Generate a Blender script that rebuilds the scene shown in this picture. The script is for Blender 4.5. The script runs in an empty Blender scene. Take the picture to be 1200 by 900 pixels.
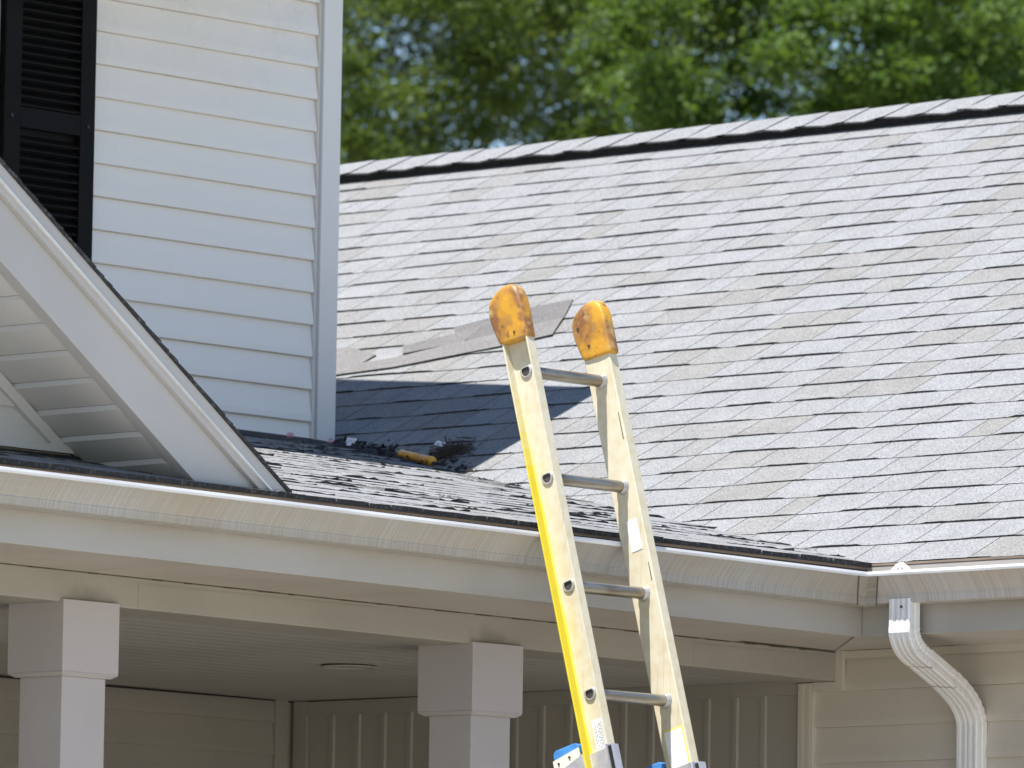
import bpy, math, random
import numpy as np
from mathutils import Vector, Matrix
R = math.radians
S = bpy.context.scene
COL = S.collection

# ------------------------------------------------------------------ camera
CAM = Vector((14.38216, -17.18430, -1.86921))
cr = Vector((0.738599, 0.673954, 0.016035))
cu = Vector((0.058605, -0.087886, 0.994405))
cf = Vector((-0.671593, 0.733527, 0.104410))
camd = bpy.data.cameras.new('camera')
cam = bpy.data.objects.new('camera', camd)
COL.objects.link(cam)
m = Matrix.Identity(4)
for i in range(3):
    m[i][0] = cr[i]; m[i][1] = cu[i]; m[i][2] = -cf[i]; m[i][3] = CAM[i]
cam.matrix_world = m
camd.sensor_width = 36.0
camd.lens = 286.2
camd.clip_start = 0.5
camd.clip_end = 3000
camd.dof.use_dof = True
camd.dof.focus_distance = 21.9
camd.dof.aperture_fstop = 10
S.camera = cam

# ------------------------------------------------------------------ light
SUN = Vector((0.05, 0.38, -1.0)).normalized()      # direction the light travels
w = bpy.data.worlds.new('World'); S.world = w; w.use_nodes = True
nt = w.node_tree
sky = nt.nodes.new('ShaderNodeTexSky'); sky.sky_type = 'NISHITA'; sky.sun_disc = False
sky.sun_elevation = math.asin(-SUN.z)
sky.sun_rotation = math.atan2(-SUN.x, -SUN.y)
sky.air_density = 1.0; sky.dust_density = 0.1; sky.ozone_density = 2.6; sky.altitude = 300
bg = nt.nodes['Background']; bg.inputs[1].default_value = 0.10
nt.links.new(sky.outputs[0], bg.inputs[0])
ld = bpy.data.lights.new('sun', 'SUN'); ld.energy = 5.0; ld.angle = R(0.53); ld.color = (1.0, 0.972, 0.935)
lo = bpy.data.objects.new('sun', ld); COL.objects.link(lo)
lo.rotation_euler = SUN.to_track_quat('-Z', 'Y').to_euler()
lo.location = (0, 0, 20)
S.view_settings.view_transform = 'Standard'; S.view_settings.look = 'None'
S.view_settings.exposure = 0.97; S.view_settings.gamma = 1.0
S.render.engine = 'CYCLES'

# ------------------------------------------------------------------ helpers
rng = random.Random(7)

def proj(P):
    d = Vector(P) - CAM
    z = d.dot(cf)
    return 600 + 9540 * d.dot(cr) / z, 450 - 9540 * d.dot(cu) / z, z

def mat(name, col, rough=0.6, col2=None, scale=6.0, detail=6, metal=0.0, bump=0.0, bscale=None,
        spec=0.5, stretch=None, lo_=0.4, hi_=0.7, coat=0.0):
    M = bpy.data.materials.new(name); M.use_nodes = True
    n = M.node_tree.nodes; L = M.node_tree.links
    b = n['Principled BSDF']
    b.inputs['Roughness'].default_value = rough
    b.inputs['Metallic'].default_value = metal
    b.inputs['Specular IOR Level'].default_value = spec
    b.inputs['Coat Weight'].default_value = coat
    b.inputs['Base Color'].default_value = (*col, 1)
    tc = n.new('ShaderNodeTexCoord')
    vec = tc.outputs['Object']
    if stretch:
        mp = n.new('ShaderNodeMapping'); mp.inputs['Scale'].default_value = stretch
        L.new(vec, mp.inputs[0]); vec = mp.outputs[0]
    if col2 is not None:
        t = n.new('ShaderNodeTexNoise'); t.inputs['Scale'].default_value = scale; t.inputs['Detail'].default_value = detail
        L.new(vec, t.inputs[0])
        r = n.new('ShaderNodeMapRange'); r.inputs[1].default_value = lo_; r.inputs[2].default_value = hi_
        L.new(t.outputs[0], r.inputs[0])
        x = n.new('ShaderNodeMix'); x.data_type = 'RGBA'
        x.inputs[6].default_value = (*col, 1); x.inputs[7].default_value = (*col2, 1)
        L.new(r.outputs[0], x.inputs[0]); L.new(x.outputs[2], b.inputs['Base Color'])
    if bump:
        t2 = n.new('ShaderNodeTexNoise'); t2.inputs['Scale'].default_value = bscale or scale * 4; t2.inputs['Detail'].default_value = 4
        L.new(vec, t2.inputs[0])
        bp = n.new('ShaderNodeBump'); bp.inputs['Strength'].default_value = bump; bp.inputs['Distance'].default_value = 0.004
        L.new(t2.outputs[0], bp.inputs['Height']); L.new(bp.outputs[0], b.inputs['Normal'])
    return M

def link(name, verts, faces, mats, parent=None, fm=None, smooth=False, tone=None):
    me = bpy.data.meshes.new(name)
    me.from_pydata([tuple(v) for v in verts], [], faces)
    if not isinstance(mats, (list, tuple)): mats = [mats]
    for q in mats: me.materials.append(q)
    if fm: me.polygons.foreach_set('material_index', fm)
    if smooth: me.polygons.foreach_set('use_smooth', [True] * len(me.polygons))
    if tone is not None:
        at = me.attributes.new('tone', 'FLOAT', 'FACE'); at.data.foreach_set('value', tone)
    me.update()
    o = bpy.data.objects.new(name, me); COL.objects.link(o)
    if parent: o.parent = parent
    return o

class MB:
    def __init__(s): s.v = []; s.f = []; s.m = []; s.t = []
    def add(s, vs, fs, m=0, t=0.0):
        k = len(s.v); s.v += [tuple(q) for q in vs]; s.f += [tuple(i + k for i in q) for q in fs]
        s.m += ([m] * len(fs) if isinstance(m, int) else list(m)); s.t += [t] * len(fs)
    def box(s, a, b, m=0, cut=None):
        x0, y0, z0 = a; x1, y1, z1 = b
        V = [(x0,y0,z0),(x1,y0,z0),(x1,y1,z0),(x0,y1,z0),(x0,y0,z1),(x1,y0,z1),(x1,y1,z1),(x0,y1,z1)]
        s.add(V, [(0,3,2,1),(4,5,6,7),(0,1,5,4),(1,2,6,5),(2,3,7,6),(3,0,4,7)], m)
    def hexa(s, V, m=0):
        s.add(V, [(0,3,2,1),(4,5,6,7),(0,1,5,4),(1,2,6,5),(2,3,7,6),(3,0,4,7)], m)
    def loft(s, rings, m=0, caps=True, closed=True):
        k = len(rings[0]); V = [p for r in rings for p in r]; F = []
        for i in range(len(rings) - 1):
            for j in range(k if closed else k - 1):
                a = i*k + j; b = i*k + (j+1) % k
                F.append((a, b, b + k, a + k))
        if caps and closed:
            F.append(tuple(range(k))[::-1]); F.append(tuple(range((len(rings)-1)*k, len(rings)*k)))
        s.add(V, F, m)
    def tube(s, p, q, r, n=12, m=0, r2=None, caps=True):
        p = Vector(p); q = Vector(q); d = (q - p).normalized()
        a = d.orthogonal().normalized(); b = d.cross(a); r2 = r if r2 is None else r2
        s.loft([[p + (a*math.cos(6.28319*i/n) + b*math.sin(6.28319*i/n))*r for i in range(n)],
                [q + (a*math.cos(6.28319*i/n) + b*math.sin(6.28319*i/n))*r2 for i in range(n)]], m, caps)
    def build(s, name, mats, parent=None, smooth=False, bevel=0, tone=False):
        o = link(name, s.v, s.f, mats, parent, s.m, smooth, s.t if tone else None)
        if bevel:
            b = o.modifiers.new('bevel', 'BEVEL'); b.width = bevel; b.segments = 2; b.limit_method = 'ANGLE'
            b.angle_limit = R(40); b.harden_normals = False
        return o

def thing(name, label, cat, loc=(0, 0, 0), group=None):
    o = bpy.data.objects.new(name, None); COL.objects.link(o)
    o['label'] = label; o['category'] = cat
    if group: o['group'] = group
    o.empty_display_size = 0.2
    return o
def tag(o, label, cat, group=None, kind=None):
    o['label'] = label; o['category'] = cat
    if group: o['group'] = group
    if kind: o['kind'] = kind
    return o
def TZ(y): return -0.0055 * y          # the porch front has settled a little towards the corner

# ------------------------------------------------------------------ materials
def shingle_mat(name, c1, c2):
    M = bpy.data.materials.new(name); M.use_nodes = True
    n = M.node_tree.nodes; L = M.node_tree.links; b = n['Principled BSDF']
    b.inputs['Roughness'].default_value = 0.9; b.inputs['Specular IOR Level'].default_value = 0.25
    tc = n.new('ShaderNodeTexCoord')
    at = n.new('ShaderNodeAttribute'); at.attribute_name = 'tone'
    x = n.new('ShaderNodeMix'); x.data_type = 'RGBA'; x.inputs[6].default_value = (*c1, 1); x.inputs[7].default_value = (*c2, 1)
    L.new(at.outputs['Fac'], x.inputs[0])
    g = n.new('ShaderNodeTexNoise'); g.inputs['Scale'].default_value = 170; g.inputs['Detail'].default_value = 3
    g.inputs['Roughness'].default_value = 0.75
    L.new(tc.outputs['Object'], g.inputs[0])
    mr = n.new('ShaderNodeMapRange'); mr.inputs[1].default_value = 0.3; mr.inputs[2].default_value = 0.7
    mr.inputs[3].default_value = 0.45; mr.inputs[4].default_value = 1.55
    L.new(g.outputs[0], mr.inputs[0])
    g2 = n.new('ShaderNodeTexNoise'); g2.inputs['Scale'].default_value = 9; g2.inputs['Detail'].default_value = 7
    g2.inputs['Roughness'].default_value = 0.65
    L.new(tc.outputs['Object'], g2.inputs[0])
    mr2 = n.new('ShaderNodeMapRange'); mr2.inputs[1].default_value = 0.3; mr2.inputs[2].default_value = 0.7
    mr2.inputs[3].default_value = 0.90; mr2.inputs[4].default_value = 1.07
    L.new(g2.outputs[0], mr2.inputs[0])
    mu = n.new('ShaderNodeMath'); mu.operation = 'MULTIPLY'; L.new(mr.outputs[0], mu.inputs[0]); L.new(mr2.outputs[0], mu.inputs[1])
    vm = n.new('ShaderNodeVectorMath'); vm.operation = 'SCALE'
    L.new(x.outputs[2], vm.inputs[0]); L.new(mu.outputs[0], vm.inputs['Scale'])
    L.new(vm.outputs[0], b.inputs['Base Color'])
    bp = n.new('ShaderNodeBump'); bp.inputs['Strength'].default_value = 0.35; bp.inputs['Distance'].default_value = 0.002
    L.new(g.outputs[0], bp.inputs['Height']); L.new(bp.outputs[0], b.inputs['Normal'])
    return M
m_sh = shingle_mat('roof_granules', (0.213, 0.216, 0.219), (0.190, 0.185, 0.176))
m_shp = shingle_mat('patch_granules', (0.165, 0.158, 0.152), (0.118, 0.113, 0.110))
m_edge = mat('asphalt_cut_edge', (0.030, 0.030, 0.031), 0.95, (0.12, 0.12, 0.12), 90, lo_=0.5, hi_=0.75)
m_black = mat('ridge_vent_black', (0.012, 0.012, 0.013), 0.8, (0.03, 0.03, 0.03), 40)
m_deck = mat('roof_deck', (0.05, 0.045, 0.04), 0.9)
m_white = mat('white_vinyl', (0.62, 0.60, 0.565), 0.42, (0.57, 0.55, 0.515), 2.2, bump=0.05, bscale=14)
m_trim = mat('white_trim_metal', (0.45, 0.435, 0.42), 0.36, (0.42, 0.405, 0.39), 3, bump=0.05, bscale=6)
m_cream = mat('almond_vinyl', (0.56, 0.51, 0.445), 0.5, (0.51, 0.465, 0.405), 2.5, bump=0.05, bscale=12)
m_beam = mat('almond_coil_metal', (0.335, 0.312, 0.272), 0.42, (0.30, 0.278, 0.24), 3.5, bump=0.08, bscale=4)
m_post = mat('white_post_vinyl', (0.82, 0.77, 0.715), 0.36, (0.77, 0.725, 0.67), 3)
m_fascia = mat('white_coil_fascia', (0.40, 0.38, 0.355), 0.33, (0.345, 0.32, 0.28), 1.4, bump=0.12, bscale=2.2, stretch=(1, 1, 5))
def stain(M, centres, rad, col):
    n = M.node_tree.nodes; L = M.node_tree.links; b = n['Principled BSDF']
    src = b.inputs['Base Color'].links[0].from_socket
    tc = n.new('ShaderNodeTexCoord'); nz = n.new('ShaderNodeTexNoise'); nz.inputs['Scale'].default_value = 20; nz.inputs['Detail'].default_value = 6
    L.new(tc.outputs['Object'], nz.inputs[0])
    for c in centres:
        vm = n.new('ShaderNodeVectorMath'); vm.operation = 'SUBTRACT'; vm.inputs[1].default_value = c; L.new(tc.outputs['Object'], vm.inputs[0])
        ms = n.new('ShaderNodeVectorMath'); ms.operation = 'MULTIPLY'; ms.inputs[1].default_value = (0, 1, 1.9); L.new(vm.outputs[0], ms.inputs[0])
        ln = n.new('ShaderNodeVectorMath'); ln.operation = 'LENGTH'; L.new(ms.outputs[0], ln.inputs[0])
        ad = n.new('ShaderNodeMath'); ad.operation = 'MULTIPLY_ADD'; ad.inputs[1].default_value = .12; L.new(nz.outputs[0], ad.inputs[0]); L.new(ln.outputs['Value'], ad.inputs[2])
        mr = n.new('ShaderNodeMapRange'); mr.interpolation_type = 'SMOOTHSTEP'
        mr.inputs[1].default_value = rad; mr.inputs[2].default_value = .06; mr.inputs[3].default_value = 0; mr.inputs[4].default_value = .62
        L.new(ad.outputs[0], mr.inputs[0])
        x = n.new('ShaderNodeMix'); x.data_type = 'RGBA'; x.inputs[7].default_value = (*col, 1)
        L.new(mr.outputs[0], x.inputs[0]); L.new(src, x.inputs[6]); src = x.outputs[2]
    L.new(src, b.inputs['Base Color'])
stain(m_beam, [(0, -2.56, -.262), (0, -1.03, -.272)], .18, (.13, .125, .085))
m_soffit = mat('soffit_vinyl', (0.475, 0.425, 0.38), 0.5, (0.435, 0.39, 0.345), 4)
m_ceil = mat('porch_ceiling_vinyl', (0.40, 0.385, 0.36), 0.5, (0.34, 0.325, 0.30), 1.5)
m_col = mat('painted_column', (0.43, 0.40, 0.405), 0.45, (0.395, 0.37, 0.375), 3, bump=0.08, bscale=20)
m_pcream = mat('shaded_porch_vinyl', (0.315, 0.293, 0.258), 0.5, (0.28, 0.26, 0.228), 2.5, bump=0.05, bscale=12)  # almond vinyl darkened: the porch interior's shade is put into this colour
m_shut = mat('black_shutter_plastic', (0.0035, 0.0034, 0.0032), 0.6, (0.006, 0.005, 0.0042), 8, spec=.15)
m_back = mat('drip_edge_stained', (0.30, 0.235, 0.18), 0.5, (0.17, 0.13, 0.10), 3.0)
m_lip = mat('gutter_lip_metal', (0.74, 0.74, 0.75), 0.28, (0.58, 0.57, 0.57), 5, metal=0.0, stretch=(1, .5, 1))
m_dark = mat('dark_gap', (0.01, 0.01, 0.01), 0.9)
m_glass = mat('window_glass', (0.03, 0.04, 0.05), 0.05)
m_collar = mat('collar_metal', (.46, .45, .44), .4, (.34, .33, .31), 60, metal=.4)
m_steel = mat('rung_aluminium', (0.40, 0.375, 0.33), 0.36, (0.20, 0.155, 0.10), 30, metal=0.9, stretch=(1, .22, 1), bump=.15, bscale=50)
m_alu = mat('bracket_aluminium', (0.62, 0.62, 0.64), 0.45, (0.48, 0.48, 0.50), 40, metal=0.55)
m_blue = mat('blue_plastic', (0.07, 0.26, 0.62), 0.45, (0.05, 0.18, 0.45), 20)
m_bplast = mat('black_plastic', (0.015, 0.015, 0.018), 0.5)
m_stick = mat('sticker_white', (0.80, 0.80, 0.82), 0.5, (0.72, 0.71, 0.66), 30)
m_ink = mat('sticker_ink', (0.02, 0.02, 0.02), 0.6)
m_seal = mat('miter_sealant', (0.12, 0.10, 0.08), 0.7)
m_metalw = mat('downspout_white', (0.80, 0.79, 0.79), 0.28, (0.73, 0.72, 0.72), 12, bump=0.1, bscale=25)
m_scr = mat('screw_rusty', (0.12, 0.08, 0.05), 0.5, metal=0.5)
m_twig = mat('dry_twigs', (0.10, 0.075, 0.055), 0.9, (0.04, 0.03, 0.025), 30)
m_litter = mat('leaf_litter_dark', (0.05, 0.04, 0.033), 0.95, (0.018, 0.015, 0.013), 30)
m_orange = mat('orange_plastic', (0.85, 0.43, 0.03), 0.25, (0.66, 0.26, 0.02), 18)
m_paper = mat('white_scrap', (0.8, 0.8, 0.82), 0.6)
m_pink = mat('pink_petal', (0.62, 0.30, 0.38), 0.6)
m_bark = mat('bark', (0.10, 0.08, 0.06), 0.9, (0.05, 0.04, 0.03), 8, bump=.6)

def gutter_mat(sc, ca, cb):
    M = mat('weathered_gutter', (0.56, 0.545, 0.49), 0.27, bump=.25, bscale=3)
    n = M.node_tree.nodes; L = M.node_tree.links; b = n['Principled BSDF']
    tc = n.new('ShaderNodeTexCoord')
    mp = n.new('ShaderNodeMapping'); mp.inputs['Scale'].default_value = sc; L.new(tc.outputs['Object'], mp.inputs[0])
    t = n.new('ShaderNodeTexNoise'); t.inputs['Scale'].default_value = 2.2; t.inputs['Detail'].default_value = 5; L.new(mp.outputs[0], t.inputs[0])
    r = n.new('ShaderNodeMapRange'); r.inputs[1].default_value = .35; r.inputs[2].default_value = .68; L.new(t.outputs[0], r.inputs[0])
    t2 = n.new('ShaderNodeTexNoise'); t2.inputs['Scale'].default_value = 2.4; t2.inputs['Detail'].default_value = 5; L.new(tc.outputs['Object'], t2.inputs[0])
    r2 = n.new('ShaderNodeMapRange'); r2.inputs[1].default_value = .38; r2.inputs[2].default_value = .65; L.new(t2.outputs[0], r2.inputs[0])
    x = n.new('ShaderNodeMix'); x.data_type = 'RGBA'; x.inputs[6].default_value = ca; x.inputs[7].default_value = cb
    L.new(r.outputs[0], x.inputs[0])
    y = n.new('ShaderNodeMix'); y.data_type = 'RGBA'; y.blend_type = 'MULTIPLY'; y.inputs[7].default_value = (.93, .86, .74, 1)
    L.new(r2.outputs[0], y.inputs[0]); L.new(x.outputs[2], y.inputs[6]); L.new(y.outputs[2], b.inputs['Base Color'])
    return M
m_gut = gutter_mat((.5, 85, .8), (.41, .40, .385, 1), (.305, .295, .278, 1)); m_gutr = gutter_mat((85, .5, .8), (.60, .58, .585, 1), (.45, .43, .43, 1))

def siding_mat():
    M = mat('white_vinyl_upper', (0.74, 0.755, 0.76), 0.42)
    n = M.node_tree.nodes; L = M.node_tree.links; b = n['Principled BSDF']
    tc = n.new('ShaderNodeTexCoord')
    sep = n.new('ShaderNodeSeparateXYZ'); L.new(tc.outputs['Object'], sep.inputs[0])
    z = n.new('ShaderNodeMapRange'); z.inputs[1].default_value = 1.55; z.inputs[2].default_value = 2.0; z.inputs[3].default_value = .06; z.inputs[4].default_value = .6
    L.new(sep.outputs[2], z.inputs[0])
    t = n.new('ShaderNodeTexNoise'); t.inputs['Scale'].default_value = 5; t.inputs['Detail'].default_value = 9; t.inputs['Roughness'].default_value = .75
    L.new(tc.outputs['Object'], t.inputs[0])
    r = n.new('ShaderNodeMapRange'); r.inputs[1].default_value = .45; r.inputs[2].default_value = .72; L.new(t.outputs[0], r.inputs[0])
    t3 = n.new('ShaderNodeTexNoise'); t3.inputs['Scale'].default_value = 90; t3.inputs['Detail'].default_value = 3; L.new(tc.outputs['Object'], t3.inputs[0])
    r3 = n.new('ShaderNodeMapRange'); r3.inputs[1].default_value = .35; r3.inputs[2].default_value = .7; L.new(t3.outputs[0], r3.inputs[0])
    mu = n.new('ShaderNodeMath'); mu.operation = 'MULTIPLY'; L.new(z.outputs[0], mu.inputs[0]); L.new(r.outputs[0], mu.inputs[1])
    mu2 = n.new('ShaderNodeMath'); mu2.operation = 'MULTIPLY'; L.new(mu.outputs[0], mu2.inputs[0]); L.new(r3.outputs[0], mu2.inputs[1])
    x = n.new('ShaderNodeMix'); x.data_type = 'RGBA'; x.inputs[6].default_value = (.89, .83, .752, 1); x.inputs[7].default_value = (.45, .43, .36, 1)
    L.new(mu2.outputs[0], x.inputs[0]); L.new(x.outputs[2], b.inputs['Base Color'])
    return M
m_side = siding_mat()

# ------------------------------------------------------------------ ground
gz = -3.40
def ground_mat():
    M = mat('lawn_and_soil', (0.23, 0.205, 0.12), 0.95, (0.30, 0.26, 0.17), 0.6, bump=.5, bscale=8)
    return M
g = link('ground', [(-1500,-1500,gz),(1500,-1500,gz),(1500,1500,gz),(-1500,1500,gz)], [(0,1,2,3)], ground_mat()); g['kind'] = 'structure'
dv = MB(); dv.box((1.6, -16, gz - .05), (14, 8, gz + .02))
o = dv.build('bounce_slab', mat('bounce_concrete', (0.50, 0.47, 0.42), 0.9, (0.44, 0.41, 0.37), 1.5, bump=.3)); o['kind'] = 'structure'  # unseen pale slab, added to bounce sunlight up onto eaves and walls
pf = MB(); pf.box((-2.6, -9, gz - .05), (-0.205, 0.43, gz + .16))
o = pf.build('porch_floor', mat('porch_concrete', (0.12, 0.11, 0.10), 0.9, (0.09, 0.085, 0.08), 2)); o['kind'] = 'structure'

# ------------------------------------------------------------------ the house
house = thing('house', 'white vinyl sided house with light grey shingle roofs, gutters and open corner porch', 'house')

# ---- roof planes: origin at the inside corner of the eaves
TM = 0.497; TP = 0.188
NM = Vector((0, -TM, 1)).normalized(); UM = Vector((1, 0, 0)); VM = Vector((0, 1, TM)).normalized()
UP = Vector((0, 1, -0.0055)).normalized(); VP = Vector((-1, 0, TP)).normalized(); NP = -UP.cross(VP); NP = NP if NP.z > 0 else -NP
EXP = 0.143
RY = 3.93; RZ = RY * TM
XR0, XR1 = -9.0, 3.2

mr = MB()
th = 0.012
mr.hexa([(XR0, -.0, -th-.02), (XR1, -.0, -th-.02), (XR1, RY, RZ-th-.02), (XR0, RY, RZ-th-.02),
         (XR0, -.0, -.004), (XR1, -.0, -.004), (XR1, RY, RZ-.004), (XR0, RY, RZ-.004)])
# far slope
mr.hexa([(XR0, RY+.001, RZ-th-.02), (XR1, RY+.001, RZ-th-.02), (XR1, 8.3, -.2-th), (XR0, 8.3, -.2-th),
         (XR0, RY+.001, RZ-.004), (XR1, RY+.001, RZ-.004), (XR1, 8.3, -.2), (XR0, 8.3, -.2)])
main_roof = mr.build('main_roof', m_deck, house)

def course(r):
    """one laid course: a wandering butt line and double-thickness stretches that run on across the joints"""
    a = [(r.uniform(.0010, .0032), r.uniform(2, 11), r.uniform(0, 6.3)) for _ in range(3)]
    seg = []; u = -12.0; on = r.random() < .5
    while u < 6:
        l = r.uniform(.10, .40) if on else r.uniform(.06, .30)
        seg.append((u, u + l, r.uniform(.80, 1.12) if on else r.uniform(.40, .58))); u += l; on = not on
    return a, seg
def cwob(c, u): return sum(p * math.sin(q * u + t) for p, q, t in c[0])
def cthk(c, u, us=None):
    v = .45; p = v
    for a, b, h in c[1]:
        if a <= u < b:
            e = min(1.0, (u - a) / .022)
            v = p + (h - p) * e * e * (3 - 2 * e); break
        p = h
    return v
def tab(O, U, V, N, u0, u1, s0, h, r, exp=EXP, seg=None, k0=.003, under=0.0, wob=.0022, crs=None):
    ss = None
    if crs:
        us = {u0, u1}
        n_ = max(2, int((u1 - u0) / .035))
        for i in range(1, n_): us.add(u0 + (u1 - u0) * i / n_)
        for a, b, _ in crs[1]:
            if u0 + .012 < a < u1 - .026: us.add(a); us.add(a + .008); us.add(a + .022)
        ss = sorted(us)
    else:
        k = seg or 7; ss = [u0 + (u1 - u0) * i / (k - 1) for i in range(k)]
    k = len(ss)
    vs = []
    ph = r.random() * 6.28; am = r.uniform(.2, 1) * wob
    dsl = []
    for u in ss:
        f = (u - u0) / (u1 - u0)
        if crs:
            ds = cwob(crs, u) + r.uniform(-.0007, .0007); dh = h * cthk(crs, min(max(u, u0 + .0001), u1 - .0001)) * r.uniform(.88, 1.12)
        else:
            ds = am * math.sin(ph + f * 4.5) + r.uniform(-.0011, .0011)
            dh = h * (1 + .22 * math.sin(ph * 2 + f * 5) + r.uniform(-.14, .14))
        dsl.append(ds)
        vs.append(O + U*u + V*(s0 + ds) + N*dh)
    for u, ds in zip(ss, dsl): vs.append(O + U*u + V*(s0 + ds) + N*under)
    if crs:      # where the thick layer ends the surface above it is level again
        for u, ds in zip(ss, dsl): vs.append(O + U*u + V*(s0 + ds + .022) + N*(h*.42))
    for u in ss: vs.append(O + U*u + V*(s0 + exp + .03) + N*.0004)
    F = []; Mi = []
    for i in range(k - 1):
        if crs:
            F.append((i, i+1, 2*k+i+1, 2*k+i)); Mi.append(0)
            F.append((2*k+i, 2*k+i+1, 3*k+i+1, 3*k+i)); Mi.append(0)
        else:
            F.append((i, i+1, 2*k+i+1, 2*k+i)); Mi.append(0)
        F.append((k+i, k+i+1, i+1, i)); Mi.append(1)
    F.append((0, 2*k, k)); Mi.append(1 if crs else 0); F.append((k-1, 2*k-1, 3*k-1)); Mi.append(1 if crs else 0)
    if crs: F.append((k, 2*k, 3*k)); Mi.append(1); F.append((2*k-1, 3*k-1, 4*k-1)); Mi.append(1)
    return vs, F, Mi

r1 = random.Random(21)
tabs = []
O0 = Vector((0, 0, 0.0))
ncourse = 31
for c in range(ncourse):
    s = c * EXP
    u = XR0 + r1.uniform(0, .2)
    crs = course(r1)
    while u < XR1:
        wd = r1.choice((.11, .14, .17, .20, .24, .28)) * r1.uniform(.9, 1.1)
        tn = r1.random()
        tn = r1.uniform(.6, 1.0) if tn < .24 else r1.uniform(0, .4)
        ex = EXP if (s + EXP) < 4.39 else 4.39 - s
        tabs.append((tab(O0, UM, VM, NM, u, u + wd - .0034, s - (.012 if c == 0 else 0), (.0066), r1, exp=min(ex, EXP) + (.012 if c == 0 else 0), under=-.006 if c == 0 else 0, crs=crs), tn, (u + wd/2, s + .07), wd))
        u += wd
vis = []
rest = MB()
for T in tabs:
    (vs, F, Mi), tn, (uc, sc), wd = T
    P = O0 + UM * uc + VM * sc
    px, py, pz = proj(P)
    inside = -20 < px < 1220 and px > 392 and P.y > -P.x * TP / TM - .05 and py < 680
    if inside: vis.append((pz / wd**.5 * (1 if wd > .1 else 1.1), T))
    else: rest.add(vs, F, Mi, tn)
vis.sort(key=lambda q: q[0])
for i, (d, T) in enumerate(vis):
    (vs, F, Mi), tn, _, _ = T
    if i < 290: link('shingle', vs, F, [m_sh, m_edge], main_roof, Mi, tone=[tn]*len(F))
    else: rest.add(vs, F, Mi, tn)
# far slope shingles continue
for c in range(32):
    s = c * EXP; u = XR0
    V2 = Vector((0, -4.37, RZ + .2)).normalized(); N2 = Vector((0, RZ+.2, 4.37)).normalized()
    while u < XR1:
        wd = r1.uniform(.3, .6)
        vs, F, Mi = tab(Vector((0, 8.3, -.2)), UM, V2, N2, u, u + wd - .003, s, .007, r1, seg=2)
        rest.add(vs, F, Mi, r1.uniform(0, .5)); u += wd
o = rest.build('shingle_field', [m_sh, m_edge], main_roof, tone=True); o['kind'] = 'stuff'

# patch: old darker strip shingles nailed over the main slope, outlines measured on the slope (x, y)
def patch(name, pts, h, lab=None, tn=.2, lift=0.0):
    vs = []; n = len(pts)
    for (x, y) in pts: vs.append(Vector((x, y, y*TM)) + NM * (h + lift))
    for (x, y) in pts: vs.append(Vector((x, y, y*TM)) + NM * (lift if lift else .002))
    F = [tuple(range(n))]; Mi = [0]
    for i in range(n): F.append((i, i+n, (i+1) % n + n, (i+1) % n)); Mi.append(1)
    me = link(name, vs, F, [m_shp, m_edge], main_roof, Mi, tone=[tn]*len(F))
    # make the top face up
    if me.data.polygons[0].normal.z < 0: me.data.flip_normals()
    if lab: me['label'] = lab
    return me
patch('patch_shingle', [(-4.06,1.79),(-3.80,1.815),(-3.555,1.845),(-3.38,1.90),(-3.20,1.955),(-3.03,2.025),(-3.12,2.175),(-3.33,2.07),(-3.50,2.00),(-3.62,1.935),(-3.80,1.90),(-4.14,1.86)], .0095, 'long dark grey shingle strip lying crooked across the roof slope', .15)
patch('patch_shingle', [(-4.25,1.855),(-4.02,1.875),(-3.76,1.895),(-3.76,1.975),(-3.98,2.075),(-4.4,2.0)], .0084, 'dark shingle piece beside the upper wall', .1)
patch('patch_shingle', [(-3.63,1.965),(-3.425,2.03),(-3.45,2.15),(-3.70,2.04)], .0085, 'small dark shingle piece between two longer ones', .55)
patch('patch_shingle', [(-3.46,2.035),(-3.30,2.065),(-3.13,2.165),(-3.115,2.17),(-3.232,2.345),(-3.38,2.30),(-3.60,2.175)], .0080, 'darkest shingle piece with slanted end behind the ladder tip', .85)

# ridge vent and cap shingles
rv = MB()
yo, zo = -.105, 0
A = [(RY-.115, RZ-.115*TM+.002), (RY-.12, RZ-.12*TM+.027), (RY, RZ+.030), (RY+.12, RZ-.12*.505+.027), (RY+.115, RZ-.115*.505+.002)]
rv.loft([[(XR0, a, b) for a, b in A], [(XR1, a, b) for a, b in A]])
rv.build('ridge_vent', m_black, main_roof)
u = XR0; rr = random.Random(5)
k = 0
capstuff = MB()
while u < XR1:
    wd = .178
    mb = MB(); h0 = .031; rings = []
    for f, dz, e in ((-.22, .001, 0), (0, .0035, 0), (.5, .0055, 0.5), (1.0, .0075, 1)):
        uu = u + wd * f; sag = rr.uniform(-.002, .004) + .006 * math.sin(f * 3.14)
        pr = []
        for t, y_ in ((-1, -.150), (-.55, -.085), (-.08, -.012), (.08, .012), (.55, .085), (1, .150)):
            zz = RZ + h0 - abs(y_) * (TM - .06) + dz - (sag if abs(t) == 1 else 0)
            pr.append((uu, RY + y_, zz))
        for t, y_ in ((1, .150), (.08, .012), (-.08, -.012), (-1, -.150)):
            zz = RZ + h0 - abs(y_) * (TM - .06) + dz - .006 - (sag if abs(t) == 1 else 0)
            pr.append((uu, RY + y_, zz))
        rings.append(pr)
    mb.loft(rings)
    # underside and cut edges dark
    for i, f in enumerate(mb.f):
        j = i % 10
        if i < 30: mb.m[i] = 1 if j >= 5 and j != 9 or j == 9 or j == 5 else 0
        else: mb.m[i] = 1
        mb.t[i] = rr.choice((.05, .15, .3))
    px, py, pz = proj((u, RY, RZ))
    if 380 < px < 1240: mb.build('ridge_shingle', [m_sh, m_edge], main_roof, tone=True)
    else: capstuff.add(mb.v, mb.f, mb.m, .1)
    u += wd
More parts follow.
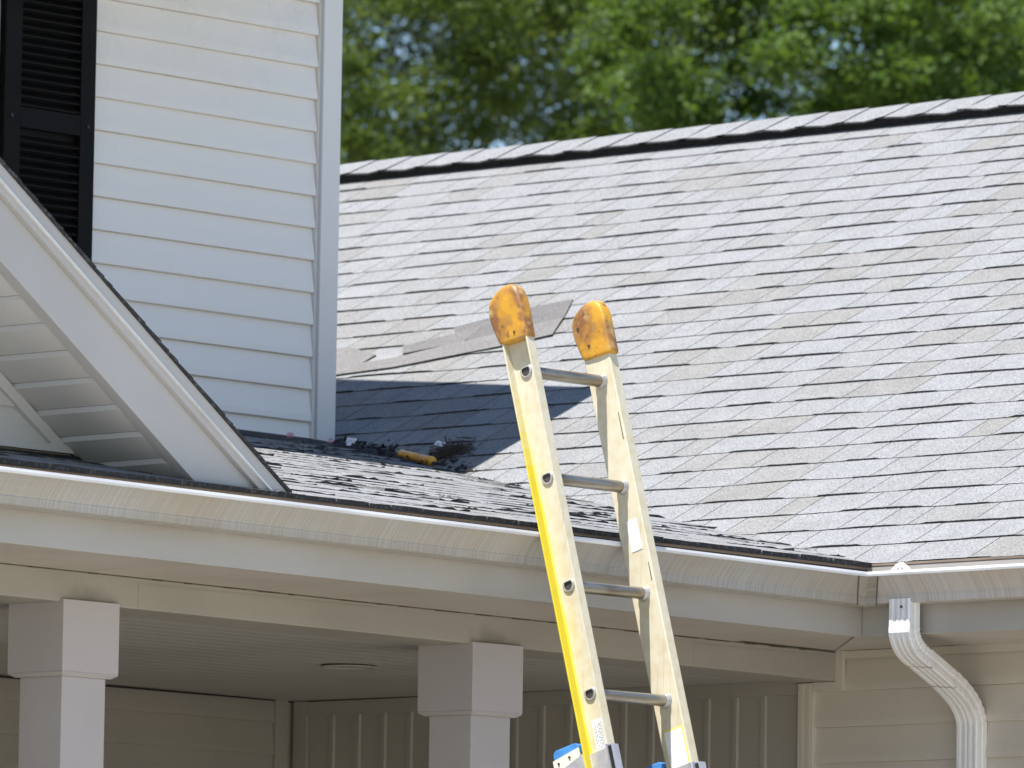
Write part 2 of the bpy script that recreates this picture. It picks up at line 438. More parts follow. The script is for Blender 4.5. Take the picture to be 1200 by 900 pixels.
capstuff.build('ridge_shingle_run', [m_sh, m_edge], main_roof, tone=True)['kind'] = 'stuff'

# ---- porch roof (falls towards +X)
pr_ = MB()
Y0 = -9.0
def PPt(x, y, dz=0): return (x, y, -TP * x + TZ(y) + dz)
pr_.hexa([PPt(-3.3, Y0, -.03), PPt(.0, Y0, -.03), PPt(.0, -.0, -.03), PPt(-3.3, 1.25, -.03),
          PPt(-3.3, Y0, -.004), PPt(.0, Y0, -.004), PPt(.0, -.0, -.004), PPt(-3.3, 1.25, -.004)])
porch_roof = pr_.build('porch_roof', m_deck, house)
ps = MB()
for c in range(24):
    s = c * EXP
    u = Y0
    ytop = (s * .983 + .16) * TP / TM + .10
    while u < ytop:
        wd = r1.choice((.09, .13, .17, .21, .25)) * r1.uniform(.9, 1.1)
        u2 = min(u + wd, ytop)
        h = r1.choice((.0010, .0018, .0026, .0036, .0050))
        if c == 0: h = r1.uniform(.0015, .0035)
        tn = r1.uniform(.6, 1.0) if r1.random() < .3 else r1.uniform(0, .3)
        vs, F, Mi = tab(Vector((.0, 0, .0)), UP, VP, NP, u, u2 - .0022, s - (.02 if c == 0 else 0), h, r1,
                        exp=EXP + (.02 if c == 0 else 0), wob=.004, seg=9, under=-.0105 if c == 0 else 0)
        # irregular edge thickness
        for i in range(9):
            if c: vs[i] = vs[i] + NP * (r1.uniform(-.5, .8) * h) + VP * r1.uniform(-.004, .004)
        ps.add(vs, F, Mi, tn); u = u2 + (0 if u2 < ytop else 1)
o = ps.build('shingle_field', [m_sh, m_edge], porch_roof, tone=True); o['kind'] = 'stuff'
# dark flashing along the foot of the upper wall and down the valley
fl = MB()
fl.hexa([PPt(-3.215, -2.9, -.002), PPt(-3.10, -2.9, .0), PPt(-3.10, 1.15, .0), PPt(-3.215, 1.15, .0),
         PPt(-3.215, -2.9, .015), PPt(-3.10, -2.9, .004), PPt(-3.10, 1.15, .004), PPt(-3.215, 1.15, .015)])
fl.build('wall_flashing', m_black, porch_roof)
fl = MB()
rings = []
for i in range(30):
    t = 3.3 - i * (3.3 - 2.62) / 29
    x = -t; y = TP * t / (TM + .0055)
    hh = (.009 + .004 * math.sin(i * 1.7)) * min(1, (29 - i) / 8)
    rings.append([(x - .0, y - .035, -TP*x - .004), (x, y - .02, -TP*x + hh*.8), (x, y + .03, TM*(y+.03) + .006), (x, y + .05, TM*(y+.05) - .002)])
fl.loft(rings)
fl.build('valley_flashing', m_black, porch_roof)

# ---- fascia, soffit, gutters
YL = -9.0
zf0 = -.2045
st_ = MB()
st_.hexa([(-.02, YL, -.0115+TZ(YL)), (.0165, YL, -.0115-.003+TZ(YL)), (.0165, .01, -.0145), (-.02, .01, -.0115),
          (-.02, YL, -.001+TZ(YL)), (.0165, YL, -.0035+TZ(YL)), (.0165, .01, -.0035), (-.02, .01, -.001)])
st_.build('starter_strip', m_edge, porch_roof)
st_ = MB()
st_.hexa([(.0166, -.0105, -.0125), (XR1, -.0105, -.0125), (XR1, .01, -.0065), (.0166, .01, -.0065),
          (.0166, -.0105, -.0062), (XR1, -.0105, -.0062), (XR1, .01, .003), (.0166, .01, .003)])
st_.build('starter_strip', m_edge, main_roof)
fb = MB()
fb.hexa([(-.035, YL, zf0+TZ(YL)), (-.015, YL, zf0+TZ(YL)), (-.015, -.015, zf0), (-.035, .005, zf0),
         (-.035, YL, -.012+TZ(YL)), (-.015, YL, -.012+TZ(YL)), (-.015, -.015, -.012), (-.035, .005, -.012)])
fb.build('fascia', m_fascia, house, bevel=.002)
fb = MB()
fb.hexa([(-.0149, -.015, zf0), (XR1, -.015, zf0), (XR1, .005, zf0), (-.0349, .005, zf0),
         (-.0149, -.015, -.012), (XR1, -.015, -.012), (XR1, .005, -.012), (-.0349, .005, -.012)])
fb.build('fascia', m_fascia, house, bevel=.002)
# drip edge seen over the gutter lip
de = MB()
de.hexa([(-.0145, YL, -.07+TZ(YL)), (-.0125, YL, -.07+TZ(YL)), (-.0125, -.0125, -.07), (-.0145, -.0145, -.07),
         (-.0145, YL, -.012+TZ(YL)), (.002, YL, -.012+TZ(YL)), (.002, .002, -.012), (-.0145, -.0145, -.012)])
de.build('drip_edge', m_back, house)
de = MB()
de.hexa([(-.0115, -.0125, -.07), (XR1, -.0125, -.07), (XR1, -.0145, -.07), (-.0115, -.0145, -.07),
         (.003, .002, -.0105), (XR1, .002, -.0105), (XR1, -.0145, -.0105), (-.0115, -.0145, -.0105)])
de.hexa([(-.0115, -.0165, -.010), (XR1, -.0165, -.010), (XR1, -.0145, -.010), (-.0115, -.0145, -.010),
         (-.0115, -.0165, -.004), (XR1, -.0165, -.004), (XR1, -.0145, -.004), (-.0115, -.0145, -.004)])
de.build('drip_edge', m_back, house)

GP = [(.003, -.002), (.003, -.085), (.070, -.085), (.076, -.083), (.0785, -.068), (.0800, -.0655), (.0795, -.062), (.0835, -.056), (.092, -.045),
      (.099, -.036), (.106, -.028), (.113, -.020), (.118, -.0150), (.1200, -.0128)]
LP = [(.1205, -.0135), (.1262, -.0130), (.1278, -.007), (.1262, -.0008), (.1200, .0004), (.108, -.001), (.106, -.004), (.114, -.005), (.1205, -.007)]
ZL = -.040
def inner(GPs, t=.0015):
    return [(x - t, z + t) if i > 1 else (x + t, z + (t if i else 0)) for i, (x, z) in enumerate(GPs)]
def gut_run(side, name, prof, a_end, matl, parent, zoff=0, off=0, b_end=None):
    """side 'L' runs along -Y, 'R' along +X; the near end is mitred on the inside corner"""
    mb = MB(); closed = prof
    rings = []
    n = 2 if b_end is None else 2
    for e in (0, 1):
        rg = []
        for d, z in closed:
            if side == 'L':
                y = (-.015 - d) if e == 0 else a_end
                if b_end is not None and e == 0: y = b_end
                rg.append((-.015 + d, y, z + ZL + zoff + (TZ(y) * 1.35)))
            else:
                x = (-.015 + d) if e == 0 else a_end
                if b_end is not None and e == 0: x = b_end
                rg.append((x, -.015 - d, z + ZL + zoff + .0016))
        rings.append(rg)
    mb.loft(rings, caps=True)
    return mb.build(name, matl, parent)
prof = GP + inner(GP)[::-1]
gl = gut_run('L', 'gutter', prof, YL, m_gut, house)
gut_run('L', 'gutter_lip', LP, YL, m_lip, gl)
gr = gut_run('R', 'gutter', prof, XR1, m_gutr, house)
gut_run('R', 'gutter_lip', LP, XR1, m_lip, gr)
# mitre box covering the corner: one leg along each run, proud of the gutter
def shell(pr, t): return [(x + t*(0 if x < .01 else 1), z - (t if z < -.06 else 0)) for x, z in pr]
GPo = [(d + .0018, z - (.0018 if z < -.08 else 0)) for d, z in GP[2:]]
GPi = [(d - .0006, z) for d, z in GP[2:]][::-1]
mb = MB()
for side in 'LR':
    rings = []
    for e in (0, 1):
        rg = []
        for d, z in GPo + GPi:
            if side == 'L':
                y = -.015 - d if e == 0 else -.015 - d * 1.08 - .028
                rg.append((-.015 + d, y, z + ZL))
            else:
                x = -.015 + d if e == 0 else -.015 + d * .93 + .043
                rg.append((x, -.015 - d, z + ZL))
        rings.append(rg)
    mb.loft(rings)
mt = mb.build('gutter_mitre', m_gut, house); mt['label'] = 'corner piece joining the two gutters with dark sealed seams'
for side in 'LR':
    sm = MB()
    for (d, z), (dd, zz) in zip(GPo[:-1], GPo[1:]):
        if side == 'L':
            p = (-.015 + d + .0005, -.015 - d * 1.08 - .0288, z + ZL); q = (-.015 + dd + .0005, -.015 - dd * 1.08 - .0288, zz + ZL)
        else:
            p = (-.015 + d * .93 + .0438, -.015 - d - .0005, z + ZL); q = (-.015 + dd * .93 + .0438, -.015 - dd - .0005, zz + ZL)
        sm.tube(p, q, .0017, 6)
    sm.build('mitre_seam', m_seal, mt)

# soffit boards (each panel is a part) under the porch eave and the main eave
def rect_part(name, a, b, m_, parent, bevel=0):
    q = MB(); q.box(a, b); return q.build(name, m_, parent, bevel=bevel)
sf = MB()
sf.hexa([(-.470, YL, zf0+.006+TZ(YL)), (-.035, YL, zf0+.006+TZ(YL)), (-.035, -.02, zf0+.006), (-.470, .41, zf0+.006),
         (-.470, YL, zf0+.012+TZ(YL)), (-.035, YL, zf0+.012+TZ(YL)), (-.035, -.02, zf0+.012), (-.470, .41, zf0+.012)])
soffit = sf.build('soffit', m_soffit, house)
y = -5.0
while y < -.05:
    q = MB(); y1 = min(y + .30, -.03)
    q.hexa([(-.466, y+.0015, zf0+.0035+TZ(y)), (-.037, y+.0015, zf0+.0035+TZ(y)), (-.037, y1-.0015, zf0+.0035+TZ(y1)), (-.466, y1-.0015, zf0+.0035+TZ(y1)),
            (-.466, y+.0015, zf0+.0065+TZ(y)), (-.037, y+.0015, zf0+.0065+TZ(y)), (-.037, y1-.0015, zf0+.0065+TZ(y1)), (-.466, y1-.0015, zf0+.0065+TZ(y1))])
    q.build('soffit_panel', m_soffit, soffit)
    y += .30
sf = MB()
sf.hexa([(-.035, -.0, zf0+.006), (XR1, -.0, zf0+.006), (XR1, .43, zf0+.006), (-.470, .43, zf0+.006),
         (-.035, -.0, zf0+.012), (XR1, -.0, zf0+.012), (XR1, .43, zf0+.012), (-.470, .43, zf0+.012)])
soffit2 = sf.build('soffit', m_soffit, house)
x = -.02
while x < 3.0:
    q = MB(); q.box((x+.0015, .006, zf0+.0035), (x+.2985, .425, zf0+.0062)); q.build('soffit_panel', m_soffit, soffit2); x += .30
# mitre strip between the two soffits
q = MB()
q.hexa([(-.475, .412, zf0+.0015), (-.455, .412, zf0+.0015), (-.030, -.008, zf0+.0015), (-.045, -.008, zf0+.0015),
        (-.475, .412, zf0+.0062), (-.455, .412, zf0+.0062), (-.030, -.008, zf0+.0062), (-.045, -.008, zf0+.0062)])
q.build('soffit_strip', m_soffit, soffit2)

# beam over the porch columns
XB = -.468
bm = MB()
zb = -.285
yb1 = .418
bm.hexa([(XB-.19, YL, zb+TZ(YL-.4)), (XB, YL, zb+TZ(YL-.4)), (XB, yb1, zb), (XB-.19, yb1, zb),
         (XB-.19, YL, zf0+.002+TZ(YL)), (XB, YL, zf0+.002+TZ(YL)), (XB, yb1, zf0+.002), (XB-.19, yb1, zf0+.002)])
beam = bm.build('porch_beam', m_beam, house, bevel=.003)
rj = random.Random(3)
# crimped edge between beam and soffit: short dark gaps
y = -4.5
while y < .3:
    if rj.random() < .8:
        l = rj.uniform(.02, .10); q = MB(); k_ = rj.uniform(.0001, .0007)
        q.hexa([(XB-.002, y, zf0-k_+TZ(y)), (XB+.0042, y, zf0-k_+TZ(y)), (XB+.0042, y+l, zf0-k_*.3+TZ(y)), (XB-.002, y+l, zf0-k_*.3+TZ(y)),
                (XB-.002, y, zf0+.0022+TZ(y)), (XB+.0045, y, zf0+.0022+TZ(y)), (XB+.0045, y+l, zf0+.0022+TZ(y)), (XB-.002, y+l, zf0+.0022+TZ(y))])
        q.build('joint_gap', m_scr, beam); y += l
    y += rj.uniform(.03, .12)
q = MB(); q.hexa([(XB, YL, zf0-.006+TZ(YL)), (XB+.003, YL, zf0-.006+TZ(YL)), (XB+.003, .41, zf0-.006), (XB, .41, zf0-.006),
                  (XB, YL, zf0-.0015+TZ(YL)), (XB+.003, YL, zf0-.0015+TZ(YL)), (XB+.003, .41, zf0-.0015), (XB, .41, zf0-.0015)])
q.build('beam_edge_trim', m_beam, beam)
# seams where the beam metal laps
for yy in (-2.38, -.2):
    q = MB(); q.box((XB, yy, zb+TZ(yy-.4)+.003), (XB+.0012, yy+.9, zf0-.008+TZ(yy+.9)))
    q.build('beam_wrap', m_beam, beam)

# ceiling of the porch, in long beads
XW = -2.617; YW = .435
cl = MB(); cl.hexa([(XW, YL, -.272+TZ(YL)*.9), (XB-.19, YL, -.272+TZ(YL)*.9), (XB-.19, YW, -.274), (XW, YW, -.268),
                    (XW, YL, -.25+TZ(YL)*.9), (XB-.19, YL, -.25+TZ(YL)*.9), (XB-.19, YW, -.25), (XW, YW, -.25)])
ceil = cl.build('porch_ceiling', m_ceil, house)
x = XW + .02; i = 0
while x < XB - .25:
    f = (x - XW) / (XB - .19 - XW); zc = -.268 - .006*f
    q = MB()
    q.hexa([(x+.002, YL+1, zc-.005+TZ(YL+1)*.9), (x+.088, YL+1, zc-.005+TZ(YL+1)*.9), (x+.088, YW-.03, zc-.005), (x+.002, YW-.03, zc-.005),
            (x, YL+1, zc-.0+TZ(YL+1)*.9), (x+.09, YL+1, zc-.0+TZ(YL+1)*.9), (x+.09, YW-.03, zc-.0), (x, YW-.03, zc-.0)])
    q.build('ceiling_board', m_ceil, ceil); x += .092; i += 1
# flush ceiling light
q = MB(); n = 32
rings = []
for rr_, zz in ((.080, 0), (.080, -.001), (.076, -.003), (.070, -.0033), (.068, -.001), (.0, -.0008)):
    rings.append([(-1.39 + max(rr_, .001)*math.cos(6.2832*i/n), -.62 + max(rr_, .001)*math.sin(6.2832*i/n), -.276 + zz) for i in range(n)])
q.loft(rings, caps=False)
q.build('ceiling_light', mat('light_rim', (.36, .34, .29), .5), ceil, smooth=True)

# columns: cap block, bevelled ring, square shaft
def column(xc, yc, zt):
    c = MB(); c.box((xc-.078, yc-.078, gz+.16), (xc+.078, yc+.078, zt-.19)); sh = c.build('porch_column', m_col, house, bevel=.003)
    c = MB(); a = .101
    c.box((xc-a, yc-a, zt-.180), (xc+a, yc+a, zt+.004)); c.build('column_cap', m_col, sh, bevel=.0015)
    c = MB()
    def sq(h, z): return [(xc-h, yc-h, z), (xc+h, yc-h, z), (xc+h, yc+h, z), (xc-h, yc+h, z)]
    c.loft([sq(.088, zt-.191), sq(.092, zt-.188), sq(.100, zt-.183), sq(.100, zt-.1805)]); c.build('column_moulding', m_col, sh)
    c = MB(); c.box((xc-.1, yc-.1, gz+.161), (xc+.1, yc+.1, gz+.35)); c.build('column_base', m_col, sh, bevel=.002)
    return sh
column(-.559, -2.556, -.2655)
column(-.559, -1.013, -.2755)
column(-.559, -4.10, -.255)
column(-.559, -5.65, -.247)

# ---- lap siding builder
def lap_wall(name, axis, pos, a0, a1, z0, z1, step, m_, out, parent_m=None, bot=.012, clip=None, backing=None):
    """axis 'x': wall plane at x=pos running along y; axis 'y': plane at y=pos running along x; out = +1/-1 outward sign"""
    q = MB(); t = -.03 * out
    if backing: ba0, ba1, bz0, bz1 = backing
    else: ba0, ba1, bz0, bz1 = a0, a1, z0, z1
    if axis == 'x': q.box((min(pos, pos+t)-.0, ba0, bz0), (max(pos, pos+t)-.0, ba1, bz1))
    else: q.box((ba0, min(pos, pos+t), bz0), (ba1, max(pos, pos+t), bz1))
    W = q.build(name, m_, house)
    z = z0; rl = random.Random(int(abs(pos)*1000))
    while z < z1 - .01:
        zt = min(z + step, z1)
        e0, e1 = a0, a1
        if clip:
            e0, e1 = clip(z, zt)
        pr = [(.0015, z+.001), (bot*.9, z+.0002), (bot, z+.0025), (bot*.93, z+.02), (bot*.62, z+step*.5), (.004, z+(zt-z)-.0), (.001, z+(zt-z))]
        rings = []
        N = 7
        for i in range(N):
            s = e0 + (e1 - e0) * i / (N-1)
            dz = rl.uniform(-.0006, .0006); dd = rl.uniform(-.0008, .0012)
            rings.append([((pos + out*(d + (dd if .002 < d else 0)), s, zz+dz) if axis == 'x' else (s, pos + out*(d + (dd if .002 < d else 0)), zz+dz)) for d, zz in pr])
        b = MB(); b.loft(rings); b.build('siding_board', m_, W)
        z += step
    return W

# upper wall, facing +X, with corner post, shutter, window
XU = -3.226
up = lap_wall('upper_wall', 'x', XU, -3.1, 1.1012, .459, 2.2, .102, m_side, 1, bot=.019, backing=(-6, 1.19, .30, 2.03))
q = MB(); q.box((XU-.1, 1.105, .55), (XU+.022, 1.207, 2.03)); cp = q.build('corner_post', m_post, up, bevel=.004)
q = MB(); q.box((XU+.0225, 1.108, .56), (XU+.0245, 1.120, 2.03)); q.build('corner_post_bead', m_trim, up)
q = MB(); q.box((XU+.001, 1.1015, .55), (XU+.006, 1.1045, 2.03)); q.build('siding_channel', mat('channel_shadow_side', (.60, .60, .58), .6), up)
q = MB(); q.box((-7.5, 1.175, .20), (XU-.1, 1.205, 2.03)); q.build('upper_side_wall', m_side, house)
# shutter
sx = XU + .020
def shutter(y0, y1, z0, z1, mids):
    q = MB()
    q.box((sx, y0, z0), (sx+.028, y0+.068, z1)); q.box((sx, y1-.062, z0), (sx+.028, y1, z1))
    rails = [(z0, z0+.07)] + mids + [(z1-.07, z1)]
    for a, b in rails: q.box((sx+.001, y0+.068, a), (sx+.0275, y1-.062, b))
    q.box((sx+.0005, y0+.06, z0+.01), (sx+.004, y1-.05, z1-.01))
    sh = q.build('shutter', m_shut, house, bevel=.0015)
    for (a, b), (c, d) in zip(rails[:-1], rails[1:]):
        z = b + .004
        while z < c - .02:
            l = MB(); l.hexa([(sx+.006, y0+.069, z+.017), (sx+.0245, y0+.069, z), (sx+.0245, y1-.063, z), (sx+.006, y1-.063, z+.017),
                              (sx+.006, y0+.069, z+.022), (sx+.0255, y0+.069, z+.005), (sx+.0255, y1-.063, z+.005), (sx+.006, y1-.063, z+.022)])
            l.build('louver', m_shut, sh); z += .0265
    for zz in (z0+.3, 1.478, z1-.3):
        for yy in (y0+.03, y1-.03):
            s_ = MB(); s_.tube((sx+.027, yy, zz), (sx+.031, yy, zz), .006, 8); s_.build('shutter_screw', m_bplast, sh)
    return sh
shutter(-.289, .094, .72, 2.19, [(1.446, 1.509)])
# window left of the shutter
q = MB()
q.box((XU+.004, -1.30, .70), (XU+.03, -1.245, 2.19)); q.box((XU+.004, -.36, .70), (XU+.03, -.297, 2.19))
q.box((XU+.004, -1.245, .70), (XU+.029, -.36, .76)); q.box((XU+.004, -1.245, 2.13), (XU+.029, -.36, 2.19)); q.box((XU+.004, -1.245, 1.42), (XU+.024, -.36, 1.46))
wn = q.build('window', m_trim, up, bevel=.002)
q = MB(); q.box((XU+.003, -1.245, .76), (XU+.012, -.36, 1.42)); q.build('pane', m_glass, wn)
q = MB(); q.box((XU+.003, -1.245, 1.46), (XU+.016, -.36, 2.13)); q.build('pane', m_glass, wn)
# upper roof and its deep eave (just above the photograph): its corner throws the shadow on the main slope
XE, YE, ZE = -2.452, .952, 2.22; RS = 3.30
q = MB()
q.hexa([(-8, YL, ZE+RS-.02), (XE, YL, ZE-.02), (XE, YE, ZE-.02), (-8, YE, ZE+RS-.02),
        (-8, YL, ZE+RS+.05), (XE, YL, ZE+.05), (XE, YE, ZE+.05), (-8, YE, ZE+RS+.05)])
ur = q.build('upper_roof', m_sh, house)
q = MB(); q.box((XE+.001, YL, ZE-.06), (XE+.02, YE, ZE+.06)); q.build('upper_fascia', m_trim, house)
q = MB(); q.box((XU-.0, YL, ZE-.052), (XE, YE-.002, ZE-.045)); q.build('upper_soffit', m_white, house)
q = MB(); q.hexa([(-8, YE-.14, ZE-.05), (XE, YE-.14, ZE-.05), (XE, YE-.001, ZE-.05), (-8, YE-.001, ZE-.05), (-8, YE-.14, ZE+RS-.021), (XE, YE-.14, ZE-.021), (XE, YE-.001, ZE-.021), (-8, YE-.001, ZE+RS-.021)]); q.build('rake_infill', m_trim, house)  # unseen infill below the roof end, added to stop sun leaking through

# ---- lower walls
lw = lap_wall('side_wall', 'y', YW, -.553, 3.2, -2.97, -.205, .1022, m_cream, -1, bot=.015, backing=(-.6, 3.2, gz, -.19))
# board-and-batten wall at the back of the porch
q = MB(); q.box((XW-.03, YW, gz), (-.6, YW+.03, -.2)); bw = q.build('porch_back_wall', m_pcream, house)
cxs = [-2.448, -2.342, -2.237, -2.129]
x = -2.024
while x < -.70: cxs.append(x); x += .1065
prev = -2.545
for i, xx in enumerate(cxs + [-.608]):
    q = MB()
    q.box((prev, YW-.006, gz), (xx-.013, YW+.0005, -.30)); q.build('wall_board', m_pcream, bw)
    if i < len(cxs):
        q = MB(); zt = -.318
        q.loft([[(xx-.0128, YW-.002, z), (xx-.010, YW-.012, z), (xx+.006, YW-.012, z), (xx+.011, YW-.004, z), (xx+.011, YW-.0, z), (xx-.0128, YW, z)] for z in (gz, zt)])
        q.build('batten', m_pcream, bw)
    prev = xx + .0112
q = MB(); q.box((-2.545, YW-.018, -.318), (-.608, YW-.0, -.2765)); q.build('wall_top_trim', m_pcream, bw)
q = MB(); q.box((-2.600, YW-.020, gz), (-2.547, YW-.0, -.2745)); q.build('corner_trim', m_pcream, bw)
q = MB(); q.box((-.606, YW-.024, gz), (-.553, YW-.0, -.2875)); q.build('corner_trim', m_cream, bw)
q = MB(); q.box((-.592, YW-.0265, gz), (-.585, YW-.0242, -.2885)); q.box((-.570, YW-.0265, gz), (-.560, YW-.0242, -.2885)); q.build('corner_trim_bead', m_cream, bw)
# L shaped channel round the beam end
q = MB()
q.box((-.4675, YW-.026, -.312), (-.442, YW-.0125, -.2000)); q.box((-.551, YW-.026, -.312), (-.4677, YW-.0125, -.2865))
q.build('beam_channel', m_cream, lw)
q = MB(); q.box((-.4415, YW-.016, -.222), (3.2, YW-.0115, -.2)); q.build('wall_top_channel', m_cream, lw)
q = MB(); q.box((-.62, YW-.0185, -.2868), (-.4685, YW-.012, -.2848)); q.build('beam_gap', m_dark, lw)
# left inner wall of the porch, facing +X
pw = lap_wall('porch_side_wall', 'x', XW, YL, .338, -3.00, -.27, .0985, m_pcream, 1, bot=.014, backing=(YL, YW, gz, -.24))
q = MB(); q.box((XW, .340, gz), (XW+.016, .392, -.272)); q.build('corner_trim', m_pcream, pw)
# dark shadow gap / moulding at ceiling
q = MB(); q.box((XW+.001, YW-.012, -.2765), (-.61, YW+.0, -.2725)); q.build('ceiling_gap', m_dark, bw)
q = MB(); q.box((XW, YL, -.2755+.0), (XW+.0125, YW-.02, -.271)); q.build('ceiling_gap', m_dark, pw)

# ---- porch gable (cross gable facing +X), right half in view
MS = -.706
def gzz(y, base): return base + MS * (y + 3.0)      # base = height at y=-3
YP = -4.60                                         # peak
gable = MB()
def rake_prism(mb, x0, x1, b0, b1, y0, y1, m=0):
    for sgn in (1,):
        A = [(y0, gzz(y0, b0)), (y1, gzz(y1, b0)), (y1, gzz(y1, b1)), (y0, gzz(y0, b1))]
        mb.hexa([(x0, A[0][0], A[0][1]), (x1, A[0][0], A[0][1]), (x1, A[1][0], A[1][1]), (x0, A[1][0], A[1][1]),
                 (x0, A[3][0], A[3][1]), (x1, A[3][0], A[3][1]), (x1, A[2][0], A[2][1]), (x0, A[2][0], A[2][1])], m)
def mirror(mb):
    V = list(mb.v); F = list(mb.f); Mi = list(mb.m)
    mb.add([(x, 2*YP - y, z) for x, y, z in V], [f[::-1] for f in F], Mi)
def foot(b, x): # y where a rake line of height b meets the porch roof at x
    # b + MS*(y+3) = -TP*x - .0055*y
    return (b + MS*3 + TP*x) / (-.0055 - MS)
def rake_part(name, x0, x1, b0, b1, m_, parent, bevel=0):
    mb = MB()
    ya, yb = foot(b0, x1) , foot(b1, x1)
    A0 = (YP, gzz(YP, b0)); A1 = (ya, gzz(ya, b0)); B1 = (yb, gzz(yb, b1)); B0 = (YP, gzz(YP, b1))
    mb.hexa([(x0, *A0), (x1, *A0), (x1, *A1), (x0, *A1), (x0, *B0), (x1, *B0), (x1, *B1), (x0, *B1)])
    mirror(mb)
    return mb.build(name, m_, parent, bevel=bevel)
gr_roof = MB()
rake = rake_part('gable_roof', -3.2, -.015, .468, .495, m_deck, house)
rake_part('gable_fascia', -.060, -.0195, .277, .430, m_trim, rake, bevel=.0015)
rake_part('gable_crown', -.0185, -.003, .428, .452, m_trim, rake)
rake_part('gable_lip_highlight', -.0025, .006, .449, .4555, m_lip, rake)  # lighter strip paints the highlight along the crown's lower edge
rake_part('gable_drip_trim', -.0184, .001, .456, .4945, m_trim, rake)
# rake shingles: ragged dark edge
rs = MB(); rk = random.Random(9)
y = YP; ye = foot(.495, 0) + .01
L_ = math.hypot(1, MS)
while y < ye:
    y2 = min(y + rk.choice((.058, .1165, .03)), ye)
    h = rk.uniform(.0095, .0115); ex = rk.uniform(.006, .0085)
    z0 = gzz(y, .4955); z1 = gzz(y2, .4955)
    rs.hexa([(-3.2, y, z0), (ex, y, z0), (ex, y2, z1), (-3.2, y2, z1), (-3.2, y, z0+h*.7), (ex, y, z0+h*.75), (ex, y2, z1+h*1.1), (-3.2, y2, z1+h*1.05)], [0, 0, 1, 1, 1, 1])
    y = y2
for i in range(len(rs.m)): rs.m[i] = 0 if i % 6 == 1 else 1
mirror(rs)
o = rs.build('gable_shingle_rows', [m_sh, m_edge], rake, tone=True); o['kind'] = 'stuff'
# raking soffit panels
y = foot(.277, -.36) ; ys = -2.64
k = 0; dy = .0857
yy = -3.211 + .0857 * 8.0
n_ = 0
while yy > YP + .1:
    y1_ = yy; y0_ = yy - dy
    b = .2845
    q = MB()
    g_ = .0045
    # board with a proud rounded edge on its lower side
    q.hexa([(-.357, y0_, gzz(y0_, b-.0085)), (-.0605, y0_, gzz(y0_, b-.0085)), (-.0605, y1_-.006, gzz(y1_-.006, b+.001)), (-.357, y1_-.006, gzz(y1_-.006, b+.001)),
            (-.357, y0_-.004, gzz(y0_-.004, b+.006)), (-.0605, y0_-.004, gzz(y0_-.004, b+.006)), (-.0605, y1_-.006, gzz(y1_-.006, b+.006)), (-.357, y1_-.006, gzz(y1_-.006, b+.006))])
    q.build('gable_soffit_panel', m_white, rake); yy -= dy; n_ += 1
rake_part('gable_soffit_backing', -.357, -.0603, .2872, .292, m_dark, rake)
# gable wall with its frieze and sill trim
gw = MB(); XG = -.372
yf = foot(.29, XG)
gw.add([(XG, YP, gzz(YP, .29)), (XG, yf, gzz(yf, .29)), (XG, 2*YP - yf, gzz(yf, .29)), (XG-.02, YP, gzz(YP, .29)), (XG-.02, yf, gzz(yf, .29)), (XG-.02, 2*YP - yf, gzz(yf, .29))],
       [(0, 2, 1), (3, 4, 5), (0, 1, 4, 3), (1, 2, 5, 4), (2, 0, 3, 5)])
gwall = gw.build('gable_wall', m_white, house)
z = .099; 
while z < 1.3:
    ze = z + .102
    ya0 = YP - (YP*0) ; yr0 = (z + .012 - .283) / MS - 3.0; yr1 = (ze - .283) / MS - 3.0
    yr0 -= .02; yr1 -= .02
    if yr1 < YP + .03: break
    q = MB()
    for (sa, sb) in ((1, 0),):
        q.hexa([(XG+.0005, 2*YP-yr0, z), (XG+.0125, 2*YP-yr0, z), (XG+.0125, yr0, z), (XG+.0005, yr0, z),
                (XG+.0005, 2*YP-yr1, ze), (XG+.0035, 2*YP-yr1, ze), (XG+.0035, yr1, ze), (XG+.0005, yr1, ze)])
    q.build('siding_board', m_white, gwall); z += .102
q = MB(); b0, b1 = .244, .2795
A = [(YP, gzz(YP, b0)), ((.100-b0)/MS-3, .100), ((.100-b1)/MS-3, .100), (YP, gzz(YP, b1))]
q.hexa([(XG+.001, *A[0]), (XG+.0235, *A[0]), (XG+.0235, *A[1]), (XG+.001, *A[1]), (XG+.001, *A[3]), (XG+.0235, *A[3]), (XG+.0235, *A[2]), (XG+.001, *A[2])])
mirror(q); q.build('gable_frieze', m_white, gwall)
q = MB(); q.box((XG+.001, 2*YP+2.74, .0965), (XG+.028, -2.742, .1165)); q.build('gable_sill_trim', m_white, gwall)
q = MB(); q.box((XG-.01, 2*YP+2.5, .070), (XG+.03, -2.60, .0905)); q.build('gable_flashing', m_black, gwall)

# ---- downspout with two elbows
def spout_ring(c, tx, half_w=.0375, half_d=.0245, s=1.0, ribs=True):
    c = Vector(c); t = Vector(tx).normalized(); U = Vector((1, 0, 0)); U = (U - t * U.dot(t)).normalized()
    Vv = t.cross(U).normalized()
    if Vv.y < 0: Vv = -Vv
    # Vv points to +Y (back) for a vertical spout
    pts = []
    W = half_w * s; D = half_d * s
    rd = .0035
    front = [-W+.008, -W+.014, -W+.018, -W+.024, -W+.030, -W+.034, -W+.040, -W+.046, -W+.050, -W+.056, -W+.062, -W+.066]
    dep = [0, 0, .0016, .0016, 0, 0, .0016, 0, 0, .0016, .0016, 0]
    pts.append((-W, D-rd)); pts.append((-W, -D+rd)); pts.append((-W+rd, -D))
    for f_, d_ in zip(front, dep): pts.append((f_, -D + d_))
    pts.append((W-rd, -D)); pts.append((W, -D+rd))
    pts.append((W, -.010)); pts.append((W-.002, -.007)); pts.append((W-.002, .001)); pts.append((W, .004))
    pts.append((W, D-rd)); pts.append((W-rd, D)); pts.append((-W+rd, D))
    return [c + U*a + Vv*b for a, b in pts]
